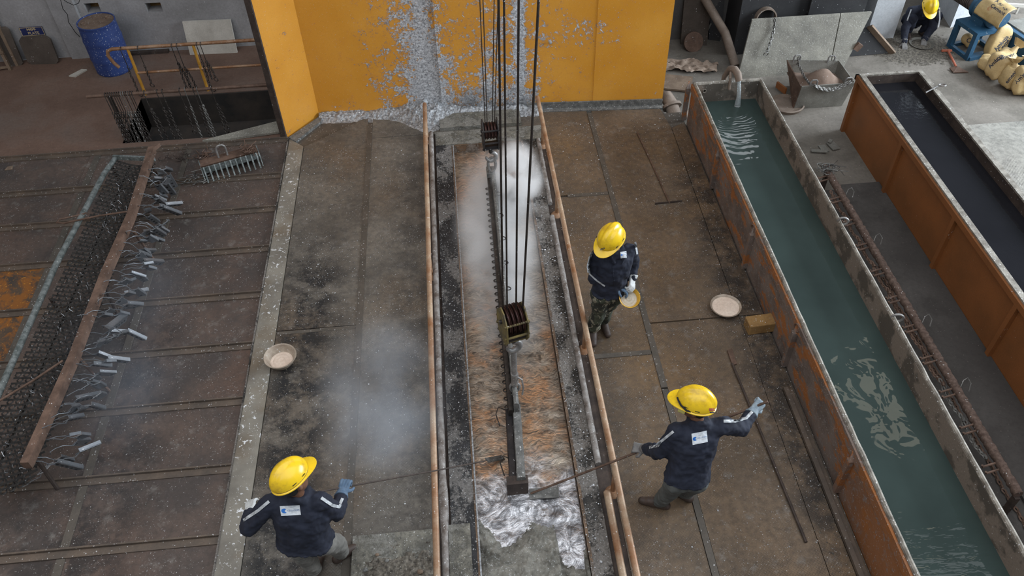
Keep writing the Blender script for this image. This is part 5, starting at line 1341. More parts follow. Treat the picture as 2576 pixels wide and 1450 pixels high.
for i in range(11):
    p = ba.lerp(bb, (i + .5) / 11.2)
    for dy in (-.035, .035):
        m = MB(); m.tube([p + V(-.03, dy, 0), p + V(-.17, dy - .02, -.02), p + V(-.18, dy - .02, .01)], .011, 6); m.build('peg', 'rust', pb, True)
    if i in (1, 3, 6, 8):
        m = MB(); m.tube([p + V(.03, .02, .04), p + V(.06, .06, .09), p + V(.11, .08, .10), p + V(.13, .03, .07), p + V(.09, -.04, .03)], .006, 6); m.build('bent_hook', 'iron_l', pb, True)
for i in range(9):
    p = ba.lerp(bb, (i + 1.6) / 11.2)
    m = MB()
    pts = [V(p.x - .105 + .012 * nz(i, t_ * .7), p.y + .21 - .085 * t_, .0 - .05 * math.sin(math.pi * t_ / 6)) for t_ in range(0, 7)]
    pts += [V(pts[0].x + .035, pts[0].y - .06 - .085 * t_, -.03 - .06 * math.sin(math.pi * t_ / 5)) for t_ in range(0, 6)][::-1]
    m.chain(pts, .055, .008)
    tag(m.build('hanging_chain', 'iron_l' if i in (7, 8) else 'rust', None, True), 'rusty chain hanging from the peg bar beside the green tank, %s from the far end' % label_rows(i), 'chain', 'chains on the peg bar')
m = MB(); rz = random.Random(31)
for i in range(4):
    pts = [V(4.93 + .05 * nz(t_ * .7, i * 3), 6.6 - i * .9 - t_ * .22, ZR + .03 + .02 * nz(t_, i)) for t_ in range(5)]
    m = MB(); m.chain(pts, .06, .009); tag(m.build('floor_chain', 'rust', None, True), 'rusty chain lying on the floor under the peg bar, %s from the far end' % label_rows(i), 'chain', 'chains under the peg bar')
tangle(2085, 425, 18, .14, 'bright tangle of wire hooks at the far end of the peg bar', 'iron_l', .02)
m = MB(); c = P(2080, 375, ZR)
for i, (dx, dy, an, sx, sy) in enumerate(((-.05, 0, .1, .10, .16), (.10, .03, .2, .12, .18), (-.15, -.08, -.2, .22, .06), (.08, .12, .9, .08, .05))):
    m.box(c + V(dx, dy, .012 + i * .012), (sx, sy, .012), Matrix.Rotation(an, 3, 'Z'))
tag(m.build('scrap_plates', 'grey_steel'), 'small pile of grey scrap plates on the floor between the two tanks', 'scrap')
c = P(2030, 1160, ZR)

# ================================================================== ORANGE TANK
OX0, OX1, OZ, OY = 5.60, 6.46, .57, 9.66
ot = thing('acid_tank', 'long orange steel tank of black liquid with a pale rim on the far right', 'tank', V(6.0, 5.5, ZR))
m = MB(); m.bbox(OX0, OX0 + .04, 1.3, OY, ZR, OZ - .02); m.bbox(OX1 - .04, OX1, 1.3, OY, ZR, OZ - .02); m.bbox(OX0, OX1, OY - .04, OY, ZR, OZ - .02); m.bbox(OX0, OX1, 1.3, OY, ZR, ZR + .02); m.build('side_wall', 'orange_rust', ot)
m = MB(); m.bbox(OX0 + .04, OX0 + .05, 1.3, OY - .04, ZR, OZ - .02); m.bbox(OX1 - .05, OX1 - .04, 1.3, OY - .04, ZR, OZ - .02); m.bbox(OX0 + .04, OX1 - .04, OY - .05, OY - .04, ZR, OZ - .02); m.build('inner_lining', 'rust_d', ot)
m = MB(); m.bbox(OX0 - .05, OX0 + .02, 1.3, OY + .03, OZ - .09, OZ - .02); m.bbox(OX0 - .05, OX1 + .03, OY, OY + .03, OZ - .09, OZ - .02); m.build('top_flange', 'orange_rust', ot)
m = MB(); m.bbox(OX0 - .02, OX0 + .05, 1.3, OY + .0, OZ - .02, OZ + .005); m.bbox(OX1 - .05, OX1 + .02, 1.3, OY, OZ - .02, OZ + .005); m.bbox(OX0 + .05, OX1 - .05, OY - .05, OY + .0, OZ - .02, OZ + .0045); m.build('pale_rim', 'tank_rim', ot)
ys = [OY - .04, P(2270, 371, .42).y, P(2404, 560, .42).y, P(2560, 780, .42).y, P(2560, 780, .42).y - 1.45]
for y in ys:
    m = MB(); m.bbox(OX0 - .05, OX0, y - .03, y + .03, ZR, OZ - .09); m.build('rib', 'orange_rust', ot)
q = P(2362, 222, OZ); m = MB(); m.tube([q + V(-.20, -.05, -.02), q + V(-.05, 0, .02), q + V(.0, .01, .03)], .010, 6); m.ring(q + V(.045, .02, .03), (0, .3, 1), .045, .010, 16, 8); m.build('lifting_ring', 'hook', ot, True)
m = MB(); m.grid(lambda a, b: V(OX0 + .05 + (OX1 - OX0 - .1) * a, 1.35 + (OY - .05 - 1.35) * b, .42), 4, 30); m.add([V(OX0 + .05, 1.35, .3), V(OX1 - .05, 1.35, .3), V(OX1 - .05, OY - .05, .3), V(OX0 + .05, OY - .05, .3)], [(0, 1, 2, 3)])
tag(m.build('black_liquid', 'liquor'), 'black still liquid filling the orange tank', 'liquid', kind='stuff')
m = MB(); pts = [P(2440, 321, ZR), P(2640, 316, ZR), P(2720, 620, ZR), P(2600, 500, ZR)]; pts = [V(6.62, P(2440, 321, ZR).y, ZR), V(9.5, P(2440, 321, ZR).y, ZR), V(9.5, 5.0, ZR), V(6.62, 5.0, ZR)]
m.slab(pts, (0, 0, .05)); tag(m.build('tread_plate', 'tread_pale'if 'tread_pale' in MAT else 'deckplate_w'), 'pale chequered floor plate at the right edge beyond the orange tank', 'steel plate')
# low plinth along the orange tank
m = MB(); m.bbox(4.17, 5.06, 1.3, 8.3, ZR, ZR + .012); struct('floor', m, 'dark_floor')
m = MB(); m.bbox(5.05, 5.595, 1.3, 8.35, ZR, ZR + .05); tag(m.build('concrete_plinth', 'dark_floor'), 'dark concrete strip along the foot of the orange tank', 'plinth')

# ================================================================== YARD: HOPPER, COVER, PIPES
b0 = P(1996, 274, ZR); b1 = P(2122, 275, ZR); hz0 = ZR; hh = .44
f0 = Q(2018, 212, b0.y - .03); f1 = Q(2148, 212, b0.y - .03); zr_ = (f0.z + f1.z) / 2
k0 = P(1981, 151, zr_); k1 = P(2110, 153, zr_)
hb_ = thing('steel_hopper', 'open grey steel bin of brown sand with lifting lugs, between the two tanks', 'bin', b0.lerp(b1, .5) + V(0, .4, 0))
F0 = V(f0.x, b0.y - .03, zr_); F1 = V(f1.x, b0.y - .03, zr_)
def panel4(m, a, b, c, d, th):
    n_ = (Vector(b) - Vector(a)).cross(Vector(d) - Vector(a)).normalized() * th; m.slab([a, b, c, d], n_)
B0 = V(b0.x, b0.y, ZR + .005); B1 = V(b1.x, b0.y, ZR + .005); kb0 = V(k0.x + .12, k0.y - .1, ZR + .005); kb1 = V(k1.x - .05, k1.y - .1, ZR + .005)
m = MB(); panel4(m, B0, B1, F1, F0, .014); m.build('front_panel', 'grey_steel', hb_)
m = MB(); panel4(m, kb0, B0, F0, k0, .014); m.build('side_panel', 'rust', hb_)
m = MB(); panel4(m, B1, kb1, k1, F1, .014); m.build('side_panel', 'grey_steel', hb_)
m = MB(); panel4(m, kb1, kb0, k0, k1, .014); m.build('back_panel', 'grey_steel', hb_)
m = MB()
for q, s_ in ((k0.lerp(k1, .18), 1), (k0.lerp(k1, .85), 1), (F0.lerp(F1, .22), 1), (F0.lerp(F1, .88), 1)):
    m = MB(); m.tube([q + V(-.05, 0, -.03), q + V(-.05, 0, .06), q + V(-.03, 0, .085), q + V(.03, 0, .085), q + V(.05, 0, .06), q + V(.05, 0, -.03)], .013, 6); m.build('lug', 'hook', hb_, True)
ctr = (F0 + F1 + k0 + k1) / 4
m = MB()
def heap(a, b):
    p = (F0.lerp(F1, a)).lerp(k0.lerp(k1, a), b) * .94 + ctr * .06; r_ = math.hypot(a - .55, b - .45)
    return V(p.x, p.y, zr_ - .20 + .26 * math.exp(-(r_ / .33) ** 2) + .02 * nz(a * 5, b * 5))
m.grid(heap, 24, 24); tag(m.build('sand_heap', 'sand', None, True), 'brown sand heaped in the grey steel bin', 'sand', kind='stuff')
m = MB()
L0 = k0.lerp(k1, .20) + V(0, 0, .05); L1 = F0.lerp(F1, .22) + V(0, 0, .02); L2 = F0.lerp(F1, .88) + V(0, 0, .05)
pts = [L0, L0 + V(.01, -.02, -.10), L0.lerp(L1, .5) + V(0, 0, -.11), L1 + V(-.04, .03, -.02)] + [L1.lerp(L2, i / 8) + V(0, -.03, -.10 * math.sin(math.pi * i / 8)) for i in range(9)]
m.chain(pts, .055, .010); m.chain([p + V(.01, -.02, -.015) for p in pts[4:]], .055, .010)
tag(m.build('lifting_chain', 'iron_l', None, True), 'grey lifting chain draped over the lugs of the steel bin', 'chain')
# big cover of two leaves
ca, cb = P(1855, 198, ZR), P(2128, 196, ZR); yt = ca.y + .42
ta, tb = Q(1893, 47, yt), Q(2192, 36, yt); ta = V(ta.x, yt, (ta.z + tb.z) / 2); tb = V(tb.x, yt, ta.z); cb = V(cb.x, ca.y, ZR)
cov = thing('tank_cover', 'big gritty grey steel cover in two leaves leaning behind the green tank', 'cover', ca.lerp(cb, .5))
f_ = (Q(2115, 37, yt).x - ta.x) / (tb.x - ta.x); g_ = (P(2070, 155, ZR).x - .02 - ca.x) / (cb.x - ca.x)
m = MB(); m.slab([ca, ca.lerp(cb, g_) - V(.008, 0, 0), ta.lerp(tb, f_) - V(.008, 0, 0), ta], (0, .03, .01)); m.build('cover_leaf', 'grit_sheet', cov)
m = MB(); m.slab([ca.lerp(cb, g_) + V(.008, 0, 0), cb, tb, ta.lerp(tb, f_) + V(.008, 0, 0)], (0, .03, .01)); m.build('cover_leaf', 'grit_sheet', cov)
q = Q(2158, 118, ca.y + .17); m = MB(); m.box(q, (.10, .05, .12), Matrix.Rotation(.6, 3, 'Y')); m.build('hinge', 'rust', cov)
m = MB(); pts = [Q(1948, 45, yt - .02), Q(1946, 70, yt - .08), Q(1938, 100, yt - .20), Q(1928, 128, yt - .30)]
m.chain([p + V(0, -.03, 0) for p in pts], .06, .010); m.ring(Q(1927, 136, yt - .33), (0, 1, .3), .035, .007, 12, 6)
tag(m.build('hanging_chain', 'iron_l', None, True), 'chain with a ring hanging over the top edge of the grey tank cover', 'chain')
# prop plank on its right
a = P(2245, 138, ZR); b = Q(2188, 66, a.y + .12); m = MB(); m.slab([a + V(-.04, .03, .02), V(b.x, a.y + .15, b.z - .04), V(cb.x + .02, a.y + .15, b.z - .04), V(cb.x + .02, a.y + .03, ZR)], (0, .02, 0)); tag(m.build('dark_sheet_and_shade', 'duct'), 'dark triangular slab painting the shade below the sloping plank at the right end of the cover', 'steel sheet')  # dark slab stands in for the shadow under the plank
m = MB(); m.beam(a + V(0, 0, .03), b, .10, .035, (0, 1, 1)); tag(m.build('timber_prop', 'wood'), 'grey plank propping the right end of the big steel cover', 'plank')
m = MB(); a = P(2165, 100, ZR); m.bbox(cb.x - .5, cb.x + .42, ca.y + .62, ca.y + .66, ZR, ZR + 1.0); tag(m.build('backing_sheet', 'duct'), 'dark sheet standing behind the right leaf of the steel cover', 'steel sheet')
# dark duct and casing behind
dk = P(1835, 95, ZR)
m = MB(); m.bbox(ta.x - .10, ta.x + 1.75, yt + .30, yt + 1.3, ZR, .95)
o = m.build('duct_casing', 'duct'); tag(o, 'big dark sheet metal casing behind the grey cover', 'casing')
m = MB(); a = Q(2195, 0, yt + .3); m.slab([V(a.x - 1.05, yt + .1, .96), V(a.x + .05, yt + .1, .96), V(a.x + .05, yt + 1.2, 1.5), V(a.x - 1.05, yt + 1.2, 1.5)], (0, 0, .03)); tag(m.build('sloping_sheet', 'duct'), 'dark sloping sheet on top of the casing at the top edge', 'steel sheet')
m = MB(); q = Q(1925, 35, yt + .28); m.lathe([(.17, 0), (.17, .10), (.15, .10), (.15, 0)], V(q.x, yt + .28, q.z - .05), (0, -1, .1), 24, close=True); tag(m.build('duct_collar', 'pipe', None, True), 'round grey duct collar above the left end of the steel cover', 'collar')
m = MB(); a = Q(2040, -5, yt + .2); m.tube([V(a.x + .1, yt + .24, 1.35), V(a.x - .02, yt + .22, .85)], .09, 16); tag(m.build('round_duct', 'grey_steel', None, True), 'short grey round duct rising above the steel cover', 'duct')
# pipe elbows at the screen's right foot
pp_ = thing('pipe_elbow', 'thick dusty flanged pipe elbow at the right foot of the yellow screen', 'pipe', P(1695, 290, -.2))
m = MB(); a = P(1640, 262, -.02); b = P(1668, 245, .0); c = P(1688, 262, -.05); d = P(1700, 300, -.18); e = P(1706, 330, -.28)
m.tube([a + V(0, .3, -.15), b + V(.0, .1, -.05), b.lerp(c, .5) + V(0, .05, .03), c, d, e], .10, 16); m.build('pipe', 'pipe', pp_, True)
m = MB(); dn_ = (d - c).normalized(); m.lathe([(.10, -.02), (.145, -.02), (.145, .02), (.10, .02)], c.lerp(d, .15), dn_, 24); m.build('flange', 'pipe', pp_, True)
m = MB(); m.tube([d + V(.02, .0, -.02), P(1728, 286, -.22), P(1745, 282, -.24)], .06, 12); m.lathe([(.06, -.012), (.09, -.012), (.09, .012), (.06, .012)], P(1722, 288, -.21), (1, 0, 0), 18); m.build('branch_pipe', 'pipe', pp_, True)
# dusty sheets and clutter beyond
def cloth(px, py, w_, d_, an, lab, mat, h=.05, z=ZR):
    c = P(px, py, z); m = MB(); ca_, sa_ = math.cos(an), math.sin(an)
    def f(a, b):
        x = (a - .5) * w_ * (1 + .2 * nz(b * 4, px)); y = (b - .5) * d_ * (1 + .3 * nz(a * 5, py)); return V(c.x + ca_ * x - sa_ * y, c.y + sa_ * x + ca_ * y, z + .02 + h * (.5 + nz(a * 6 + px, b * 5) + .5 * nz(a * 14 + px, b * 14)) if True else z)
    m.grid(f, 36, 24); o = m.build('sacking_cloth', mat, None, True); return tag(o, lab, 'cloth')
cloth(1735, 172, .85, .32, -.25, 'crumpled dusty brown sacking on the floor behind the pipe elbow', 'cloth_b', .07)
m = MB(); q = P(1700, 213, ZR); m.box(q + V(0, 0, .03), (.50, .42, .03), Matrix.Rotation(-.3, 3, 'Z')); tag(m.build('dusty_board', 'wood'), 'flat dusty board on the floor just right of the yellow screen', 'board')
q = P(1740, 122, ZR); m = MB(); m.lathe([(.16, 0), (.17, .02), (.165, .05), (.001, .05)], q + V(0, 0, .12), (.1, -.9, .45), 28); tag(m.build('perforated_disc', 'rust', None, True), 'round perforated brown lid leaning in the corner behind the sacking', 'disc')
def leanR(lab, pl, pr2, zt2, mat, back=.15, name='leaning_board'):
    a = P(*pl, ZR); b = P(*pr2, ZR); b.y = b.y; m = MB(); m.slab([a, b, b + V(0, back, zt2), a + V(0, back, zt2)], (0, .03, 0)); tag(m.build(name, mat), lab, 'board')
leanR('tall dark board leaning on the sooty wall right of the yellow screen', (1712, 112), (1778, 115), .85, 'board_d')
leanR('narrow dark board leaning on the wall beside the tall one', (1782, 100), (1812, 104), 1.0, 'duct', .2)
m = MB(); a = P(1852, 165, ZR); b = Q(1772, -5, a.y + .8); m.tube([a + V(-.05, -.1, .05), a.lerp(b, .45) + V(.05, 0, .03), b], .07, 12); tag(m.build('sloping_pipe', 'pipe', None, True), 'thick dusty pipe sloping down behind the sacking to the green tank', 'pipe')
m = MB(); a = P(1880, 172, ZR); m.bbox(a.x - .3, a.x + .2, a.y + .05, a.y + .25, ZR, ZR + .25); 
for i, (px, py, px2, py2) in enumerate(((1745, 108, 1800, -10), (1765, 108, 1822, -10))):
    a = P(px, py, ZR); b = Q(px2, py2, a.y + .35); m = MB(); m.tube([a, b], .015, 6); tag(m.build('thin_rod', 'grey_steel', None, True), ['left', 'right'][i] + ' one of two thin rods leaning over the dark board', 'rod')
q = P(1985, 278, ZR); m = MB(); m.lathe([(.24, 0), (.26, .05), (.24, .06), (.22, .02), (.001, .02)], q + V(.0, .12, 0), (0, 0, 1), 30); tag(m.build('steel_pan', 'pipe', None, True), 'shallow dusty pan half under the grey steel bin', 'pan')
m = MB(); q = P(1962, 235, ZR); m.box(q + V(0, 0, .10), (.03, .22, .10), Matrix.Rotation(.35, 3, 'Z')); tag(m.build('orange_plank', 'orange_rust'), 'narrow orange painted bar on the floor left of the steel bin', 'bar')

# ================================================================== BLUE MACHINE AND SACKS
mc = P(2425, 110, ZR)
mA, mB_ = P(2388, 118, ZR), P(2432, 150, ZR); ax = (mB_ - mA); ax.z = 0; axn = ax.normalized(); bk = V(-axn.y, axn.x, 0)
if bk.y < 0: bk = -bk
mt_ = thing('geared_motor', 'blue geared motor with a brown ribbed motor end on a blue steel stand', 'machine', mc)
tz = Q(2420, 58, mA.y).z; hgt = max(.42, min(.62, tz - ZR))
m = MB(); s_ = .075
for q in (mA, mB_, mA + bk * .55, mB_ + bk * .55):
    m = MB(); m.beam(q, q + V(0, 0, hgt), s_, s_, (axn.x, axn.y, 0)); m.build('stand_leg', 'blue_m', mt_)
m = MB(); m.beam(mA + V(0, 0, .03), mB_ + V(0, 0, .03), .06, .06); m.beam(mA + bk * .55 + V(0, 0, .03), mB_ + bk * .55 + V(0, 0, .03), .06, .06); m.beam(mA + V(0, 0, .03), mA + bk * .55 + V(0, 0, .03), .06, .06); m.beam(mB_ + V(0, 0, .03), mB_ + bk * .55 + V(0, 0, .03), .12, .06); m.build('foot_frame', 'blue_m', mt_)
m = MB(); m.slab([mA - axn * .04 - bk * .04 + V(0, 0, hgt), mB_ + axn * .04 - bk * .04 + V(0, 0, hgt), mB_ + axn * .04 + bk * .6 + V(0, 0, hgt), mA - axn * .04 + bk * .6 + V(0, 0, hgt)], (0, 0, .06)); m.build('stand_top', 'blue_m', mt_)
g0 = mA + bk * .30 + V(0, 0, hgt + .26) - axn * .02
m = MB(); m.lathe([(.10, -.02), (.19, 0), (.20, .02), (.17, .05), (.185, .10), (.185, .36), (.20, .38), (.20, .42), (.12, .44), (.12, .55)], g0, axn, 32); m.box(g0 + axn * .2 + V(0, 0, -.15), (.26, .30, .20), Matrix.Rotation(math.atan2(axn.y, axn.x), 3, 'Z')); m.build('gearbox', 'blue_m', mt_, True)
m = MB(); prf = [(.10, -.62), (.135, -.60)]
for i in range(14): prf += [(.135, -.58 + i * .035), (.15, -.575 + i * .035), (.15, -.56 + i * .035), (.135, -.555 + i * .035)]
prf += [(.16, -.04), (.16, -.0)]
m.lathe(prf, g0, axn, 28); m.box(g0 - axn * .3 + V(0, 0, .15), (.16, .14, .08), Matrix.Rotation(math.atan2(axn.y, axn.x), 3, 'Z')); m.build('motor', 'motor', mt_, True)
# long blue conveyor trough
c0 = P(2478, 118, ZR); c1 = P(2600, 205, ZR); ca2 = (c1 - c0); ca2.z = 0; ca2.normalize(); cbk = V(-ca2.y, ca2.x, 0); cbk = cbk if cbk.y > 0 else -cbk
tz2 = hgt * .95
tq = thing('conveyor_trough', 'long blue steel trough with a grey top cover at the right edge', 'trough', c0)
m = MB(); m.slab([c0 + cbk * .12, c0 + ca2 * 2.4 + cbk * .12, c0 + ca2 * 2.4 + cbk * .8, c0 + cbk * .8], (0, 0, tz2)); m.build('trough_body', 'blue_m', tq)
m = MB(); m.slab([c0 + cbk * .22 + V(0, 0, tz2), c0 + ca2 * 2.4 + cbk * .22 + V(0, 0, tz2), c0 + ca2 * 2.4 + cbk * .85 + V(0, 0, tz2), c0 + cbk * .75 + V(0, 0, tz2)], (0, 0, .02)); m.build('trough_cover', 'grey_steel', tq)
m = MB(); m.beam(c0 + cbk * .86 + V(0, 0, tz2), c0 + ca2 * 2.4 + cbk * .86 + V(0, 0, tz2), .05, .07); m.build('cover_edge', 'board_w', tq)
for i, (px, py, px2, py2) in enumerate(((2472, 18, 2492, -8), (2480, 26, 2506, -8))):
    a = Q(px, py, c0.y + .9); b = Q(px2, py2, c0.y + 1.3); m = MB(); m.tube([V(a.x, a.y, ZR), a, b], .014, 6); tag(m.build('thin_pipe', 'rail_rust', None, True), ['left', 'right'][i] + ' one of two thin pipes rising behind the blue motor', 'pipe')
a = Q(2535, 12, c0.y + 1.0); b = Q(2610, 16, c0.y + 1.0); m = MB(); m.beam(a, b, .04, .05); m.beam(a.lerp(b, .4), V(a.lerp(b, .4).x, a.y, ZR), .03, .03); tag(m.build('steel_support', 'board_w'), 'pale steel support bar at the top right corner', 'bar')

def put_text(t_, s, start, u, v, sz, bv, d, lift=.004):      # letters follow the cloth; what falls past its edge is cut off
    vs2, fs2 = text_mesh(s, True); hit = [bv.ray_cast(start + u * p[0] * sz + v * p[1] * sz, d, 2.0)[0] for p in vs2]
    keep = [f for f in fs2 if all(hit[i] is not None for i in f)]; ids = sorted({i for f in keep for i in f}); mp = {i: n for n, i in enumerate(ids)}
    if keep: t_.add([hit[i] - d * lift for i in ids], [tuple(mp[i] for i in f) for f in keep])
def sack(lab, c, size, rot, seed, words=(), stand=False, neck=None, flat=False, uv=None):
    """woven plastic sack: squashed pillow with folds, printed words laid on its surface"""
    w_, d_, h_ = size; M = Matrix.Rotation(rot[2], 3, 'Z') @ Matrix.Rotation(rot[1], 3, 'Y') @ Matrix.Rotation(rot[0], 3, 'X')
    c = Vector(c); m = MB(); nu, nv = 40, 24; vs = []
    def f(a, b):
        th = 2 * math.pi * a; ph = math.pi * (b - .5)
        e = .42
        cx = math.copysign(abs(math.cos(th)) ** e, math.cos(th)); cy = math.copysign(abs(math.sin(th)) ** e, math.sin(th)); cp = abs(math.cos(ph)) ** .42
        q = V(w_ / 2 * cx * cp, d_ / 2 * cy * cp, h_ / 2 * math.copysign(abs(math.sin(ph)) ** .75, math.sin(ph)))
        n_ = mnoise.noise(q * 6 + V(seed, 0, 0)) * .05 + mnoise.noise(q * 17 + V(seed, 3, 0)) * .018
        q += q.normalized() * n_ * min(1, d_ * 3.5)
        return q
    m.grid(lambda a, b: c + M @ f(a, b), nu, nv)
    if neck:
        nk = Vector(neck[0]); 
        m.tube([c + M @ (nk * .6), c + M @ nk, c + M @ (nk * 1.12)], [neck[1] * 1.9, neck[1] * .8, neck[1] * .7], 12)
        m.grid(lambda a, b: c + M @ (nk * (1.10 + .32 * b) + frame(nk)[0] * neck[1] * (1 + 1.6 * b + .5 * math.sin(a * 25)) * math.cos(6.283 * a) + frame(nk)[1] * neck[1] * (1 + 1.2 * b + .4 * math.sin(a * 19)) * math.sin(6.283 * a)), 24, 3)
    mn = min(v.z for v in m.v); 
    if not flat: 
        for k, v in enumerate(m.v): m.v[k] = V(v.x, v.y, v.z - mn + ZR + .003)
    o = m.build('cement_sack', 'sack', None, True, V(c.x, c.y, ZR) if not flat else None); tag(o, lab, 'sack', 'cement sacks by the blue machine')
    bv = BVHTree.FromPolygons(m.v, m.f)
    for (s, du, dv2, an, sz) in words:
        cc = sum((v for v in m.v), V(0, 0, 0)) / len(m.v); d = (cc - V(0, 0, H)).normalized()
        right = d.cross(V(0, 0, 1)).normalized(); upv = right.cross(d).normalized()
        u = right * math.cos(an) + upv * math.sin(an); v = -right * math.sin(an) + upv * math.cos(an)
        t_ = MB(); start = cc + right * du + upv * dv2 - d * .6
        put_text(t_, s, start, u, v, sz, bv, d)
        if t_.v: t_.build('printed_lettering', 'ink', o)
    return o
q = P(2488, 150, ZR)
sack('upright brown cement sack leaning on the blue trough, its top open and square', q + V(.10, .1, .3), (.34, .18, .52), (-.15, .18, .15), 1, (('Ambuja', .05, -.02, 1.25, .085), ('Cement', .11, -.01, 1.25, .085)))
q = P(2478, 178, ZR); sack('brown cement sack bottom bulging out below the upright sack', q + V(.0, .0, .1), (.34, .26, .20), (0, .2, .5), 2)
q = P(2507, 205, ZR); sack('tied yellow cement sack standing in front of the upright one, neck twisted up', q + V(.02, .1, .2), (.44, .30, .42), (.2, .2, .6), 3, (('Ambuja', -.10, -.02, 1.15, .08), ('Cement', .0, .07, .6, .075)), neck=(V(.12, .0, .26), .045))
q = P(2535, 225, ZR); sack('small yellow cement sack squeezed between the two tied ones', q + V(.0, .05, .15), (.28, .26, .32), (0, .1, .2), 4, (('ement', .0, -.03, 1.3, .08),), neck=(V(.0, .05, .20), .04))
q = P(2566, 240, ZR); sack('pale yellow cement sack at the right edge of the photo, nearest of all', q + V(.05, .05, .2), (.42, .32, .40), (0, -.1, -.2), 5, (('Ambuja', -.09, -.01, 1.2, .08), ('Cement', .04, .06, .3, .08)), neck=(V(.0, .08, .24), .05))
q = P(2432, 128, ZR); sack('torn cement sack lying inside the blue stand', q + V(.08, .12, .1), (.30, .20, .16), (.3, .3, .5), 6, (('Ce', .0, .0, .5, .10),))
# sack draped over the gearbox
gc = g0 + axn * .42 + V(0, 0, .02)
m = MB()
def drape(a, b):
    s1 = (a - .5) * .50; t1 = (b - .1) * 1.9
    th = t1; r_ = .215 + .012 * nz(a * 6, b * 6, 1, 7)
    return gc + axn * (s1 * (1 + .1 * b)) + bk * (-math.sin(th) * r_) + V(0, 0, math.cos(th) * r_ - max(0, th - 1.57) * .12)
m.grid(drape, 26, 26)
o = m.build('cement_sack', 'sack', None, True); tag(o, 'empty cement sack draped over the blue gearbox', 'sack', 'cement sacks by the blue machine'); o.modifiers.new('s', 'SOLIDIFY').thickness = .006
bv = BVHTree.FromPolygons(m.v, m.f); t_ = MB(); cc = drape(.62, .40); d = (cc - V(0, 0, H)).normalized(); rr2 = d.cross(V(0, 0, 1)).normalized(); uu = rr2.cross(d)
for s, off, sz in (('Ambuja', .045, .075), ('Cement', -.035, .075)):
    an = -.35; u = rr2 * math.cos(an) + uu * math.sin(an); v = -rr2 * math.sin(an) + uu * math.cos(an)
    put_text(t_, s, cc + v * off - d * .5, u, v, sz, bv, d, .010)
if t_.v: t_.build('printed_lettering', 'ink', o)
t_ = MB(); cc = drape(.4, .62)
for rr3 in (.03, .018):
    pts = [bv.ray_cast(cc + rr2 * math.cos(k * .785) * rr3 + uu * math.sin(k * .785) * rr3 - d * .5, d, 2)[0] for k in range(9)]
    if all(p is not None for p in pts): t_.tube([p - d * .006 for p in pts], .003, 4)
if t_.v: t_.build('printed_emblem', 'ink_r', o)
# shovel, pan, gravel by the squatting man
t = thing('shovel', 'rusty shovel with a red handle lying on the yard floor before the blue stand', 'shovel', P(2400, 150, ZR))
a = P(2385, 128, ZR + .03); b = P(2405, 168, ZR + .03)
m = MB(); m.tube([a, b], .018, 8); m.beam(a + V(-.10, .02, 0), a + V(.06, .0, 0), .03, .03); m.build('handle', 'ink_r', t, True)
m = MB(); bb0 = P(2388, 172, ZR + .02); bb1 = P(2398, 184, ZR + .01); bb2 = P(2436, 183, ZR + .01); bb3 = P(2408, 168, ZR + .05); m.slab([bb0, bb1, bb2, bb3], (0, 0, .012)); m.build('blade', 'rust', t)
q = P(2316, 116, ZR); t = thing('metal_pan', 'dented shallow pan of dark gravel on the floor beside the squatting worker', 'pan', q)
m = MB(); m.lathe([(.12, 0), (.19, .05), (.20, .055), (.185, .05), (.11, .012), (.001, .012)], q, (0, 0, 1), 28); m.build('basin', 'grey_steel', t, True)
m = MB(); m.lathe([(.165, .035), (.10, .06), (.001, .07)], q, (0, 0, 1), 20); m.build('contents', 'gravel', t, True)
q = P(2290, 118, ZR)
mound('gravel_patch', lambda x, y: ZR - .01 + max(0, (.05 * math.exp(-((x - q.x) / .55) ** 2 - ((y - q.y) / .45) ** 2))) + .018 * fb(x, y, 16), 90, 70, q.x - .8, q.x + .9, q.y - .6, q.y + .8, 'gravel', 'thin spread of dark gravel on the floor around the squatting worker', 'gravel')

# ================================================================== PEOPLE
def Jz(px, py, z): return P(px, py, z)
# --- lower left worker, seen from behind, facing the bath
A_ = P(1262, 1152, ZZ + .02)
hRz = 1.08; hR = P(860, 1236, hRz)
J1 = dict(head=P(735, 1207, 1.60), neck=P(752, 1246, 1.43), sL=P(676, 1268, 1.37), sR=P(806, 1262, 1.37), eL=P(624, 1330, 1.14), hL=P(628, 1288, .96),
          eR=P(850, 1292, 1.13), hR=P(860, 1240, 1.08), pel=P(768, 1362, .90), kL=P(768, 1400, .50), aL=P(790, 1432, .095), kR=P(846, 1368, .50), aR=P(858, 1392, .095))
man1, j1, F1_ = person('person', 'worker at the lower left, seen from behind, navy jacket and grey trousers, holding a rod', J1, None, ['trouser_g', 'glove_w', 'glove_b'],
    hup=V(-.28, .18, 1), hfwd=V(.75, .66, -.15), palms={'L': V(.3, 0, -1), 'R': V(0, .4, -1)}, hand_d={'L': V(-.1, .95, -.2), 'R': V(.25, .8, .1)}, boots={'L': V(.25, .9, 0), 'R': V(.8, .5, 0)}, curl=(.35, 1.25), hem=-.02, fat=1.10)
helmet(man1, j1['head'] + V(-.01, 0, .035), V(-.28, .18, 1), V(.75, .66, -.15))
dcam = toward_cam(j1['neck'])
rt1 = V(1, -.04, 0); up1 = V(0, .55, .85)
c = P(731, 1284, 1.22)
back_label(man1, F1_, c - dcam * .6, rt1, up1, .145, .078, dcam)
stripe(F1_, [P(808, 1253, 1.43), P(836, 1272, 1.33), P(853, 1276, 1.22), P(862, 1254, 1.16)], dcam, .022)
stripe(F1_, [P(677, 1262, 1.43), P(650, 1285, 1.32), P(612, 1310, 1.18)], dcam, .022)
s1t = thing('skimming_rod', 'thin dark rod crossing the left rail, held by the lower left worker', 'rod', A_)
d1 = (A_ - j1['hR']).normalized(); gp = j1['hR'] + V(.02, .06, -.02); d1 = (A_ - gp).normalized()
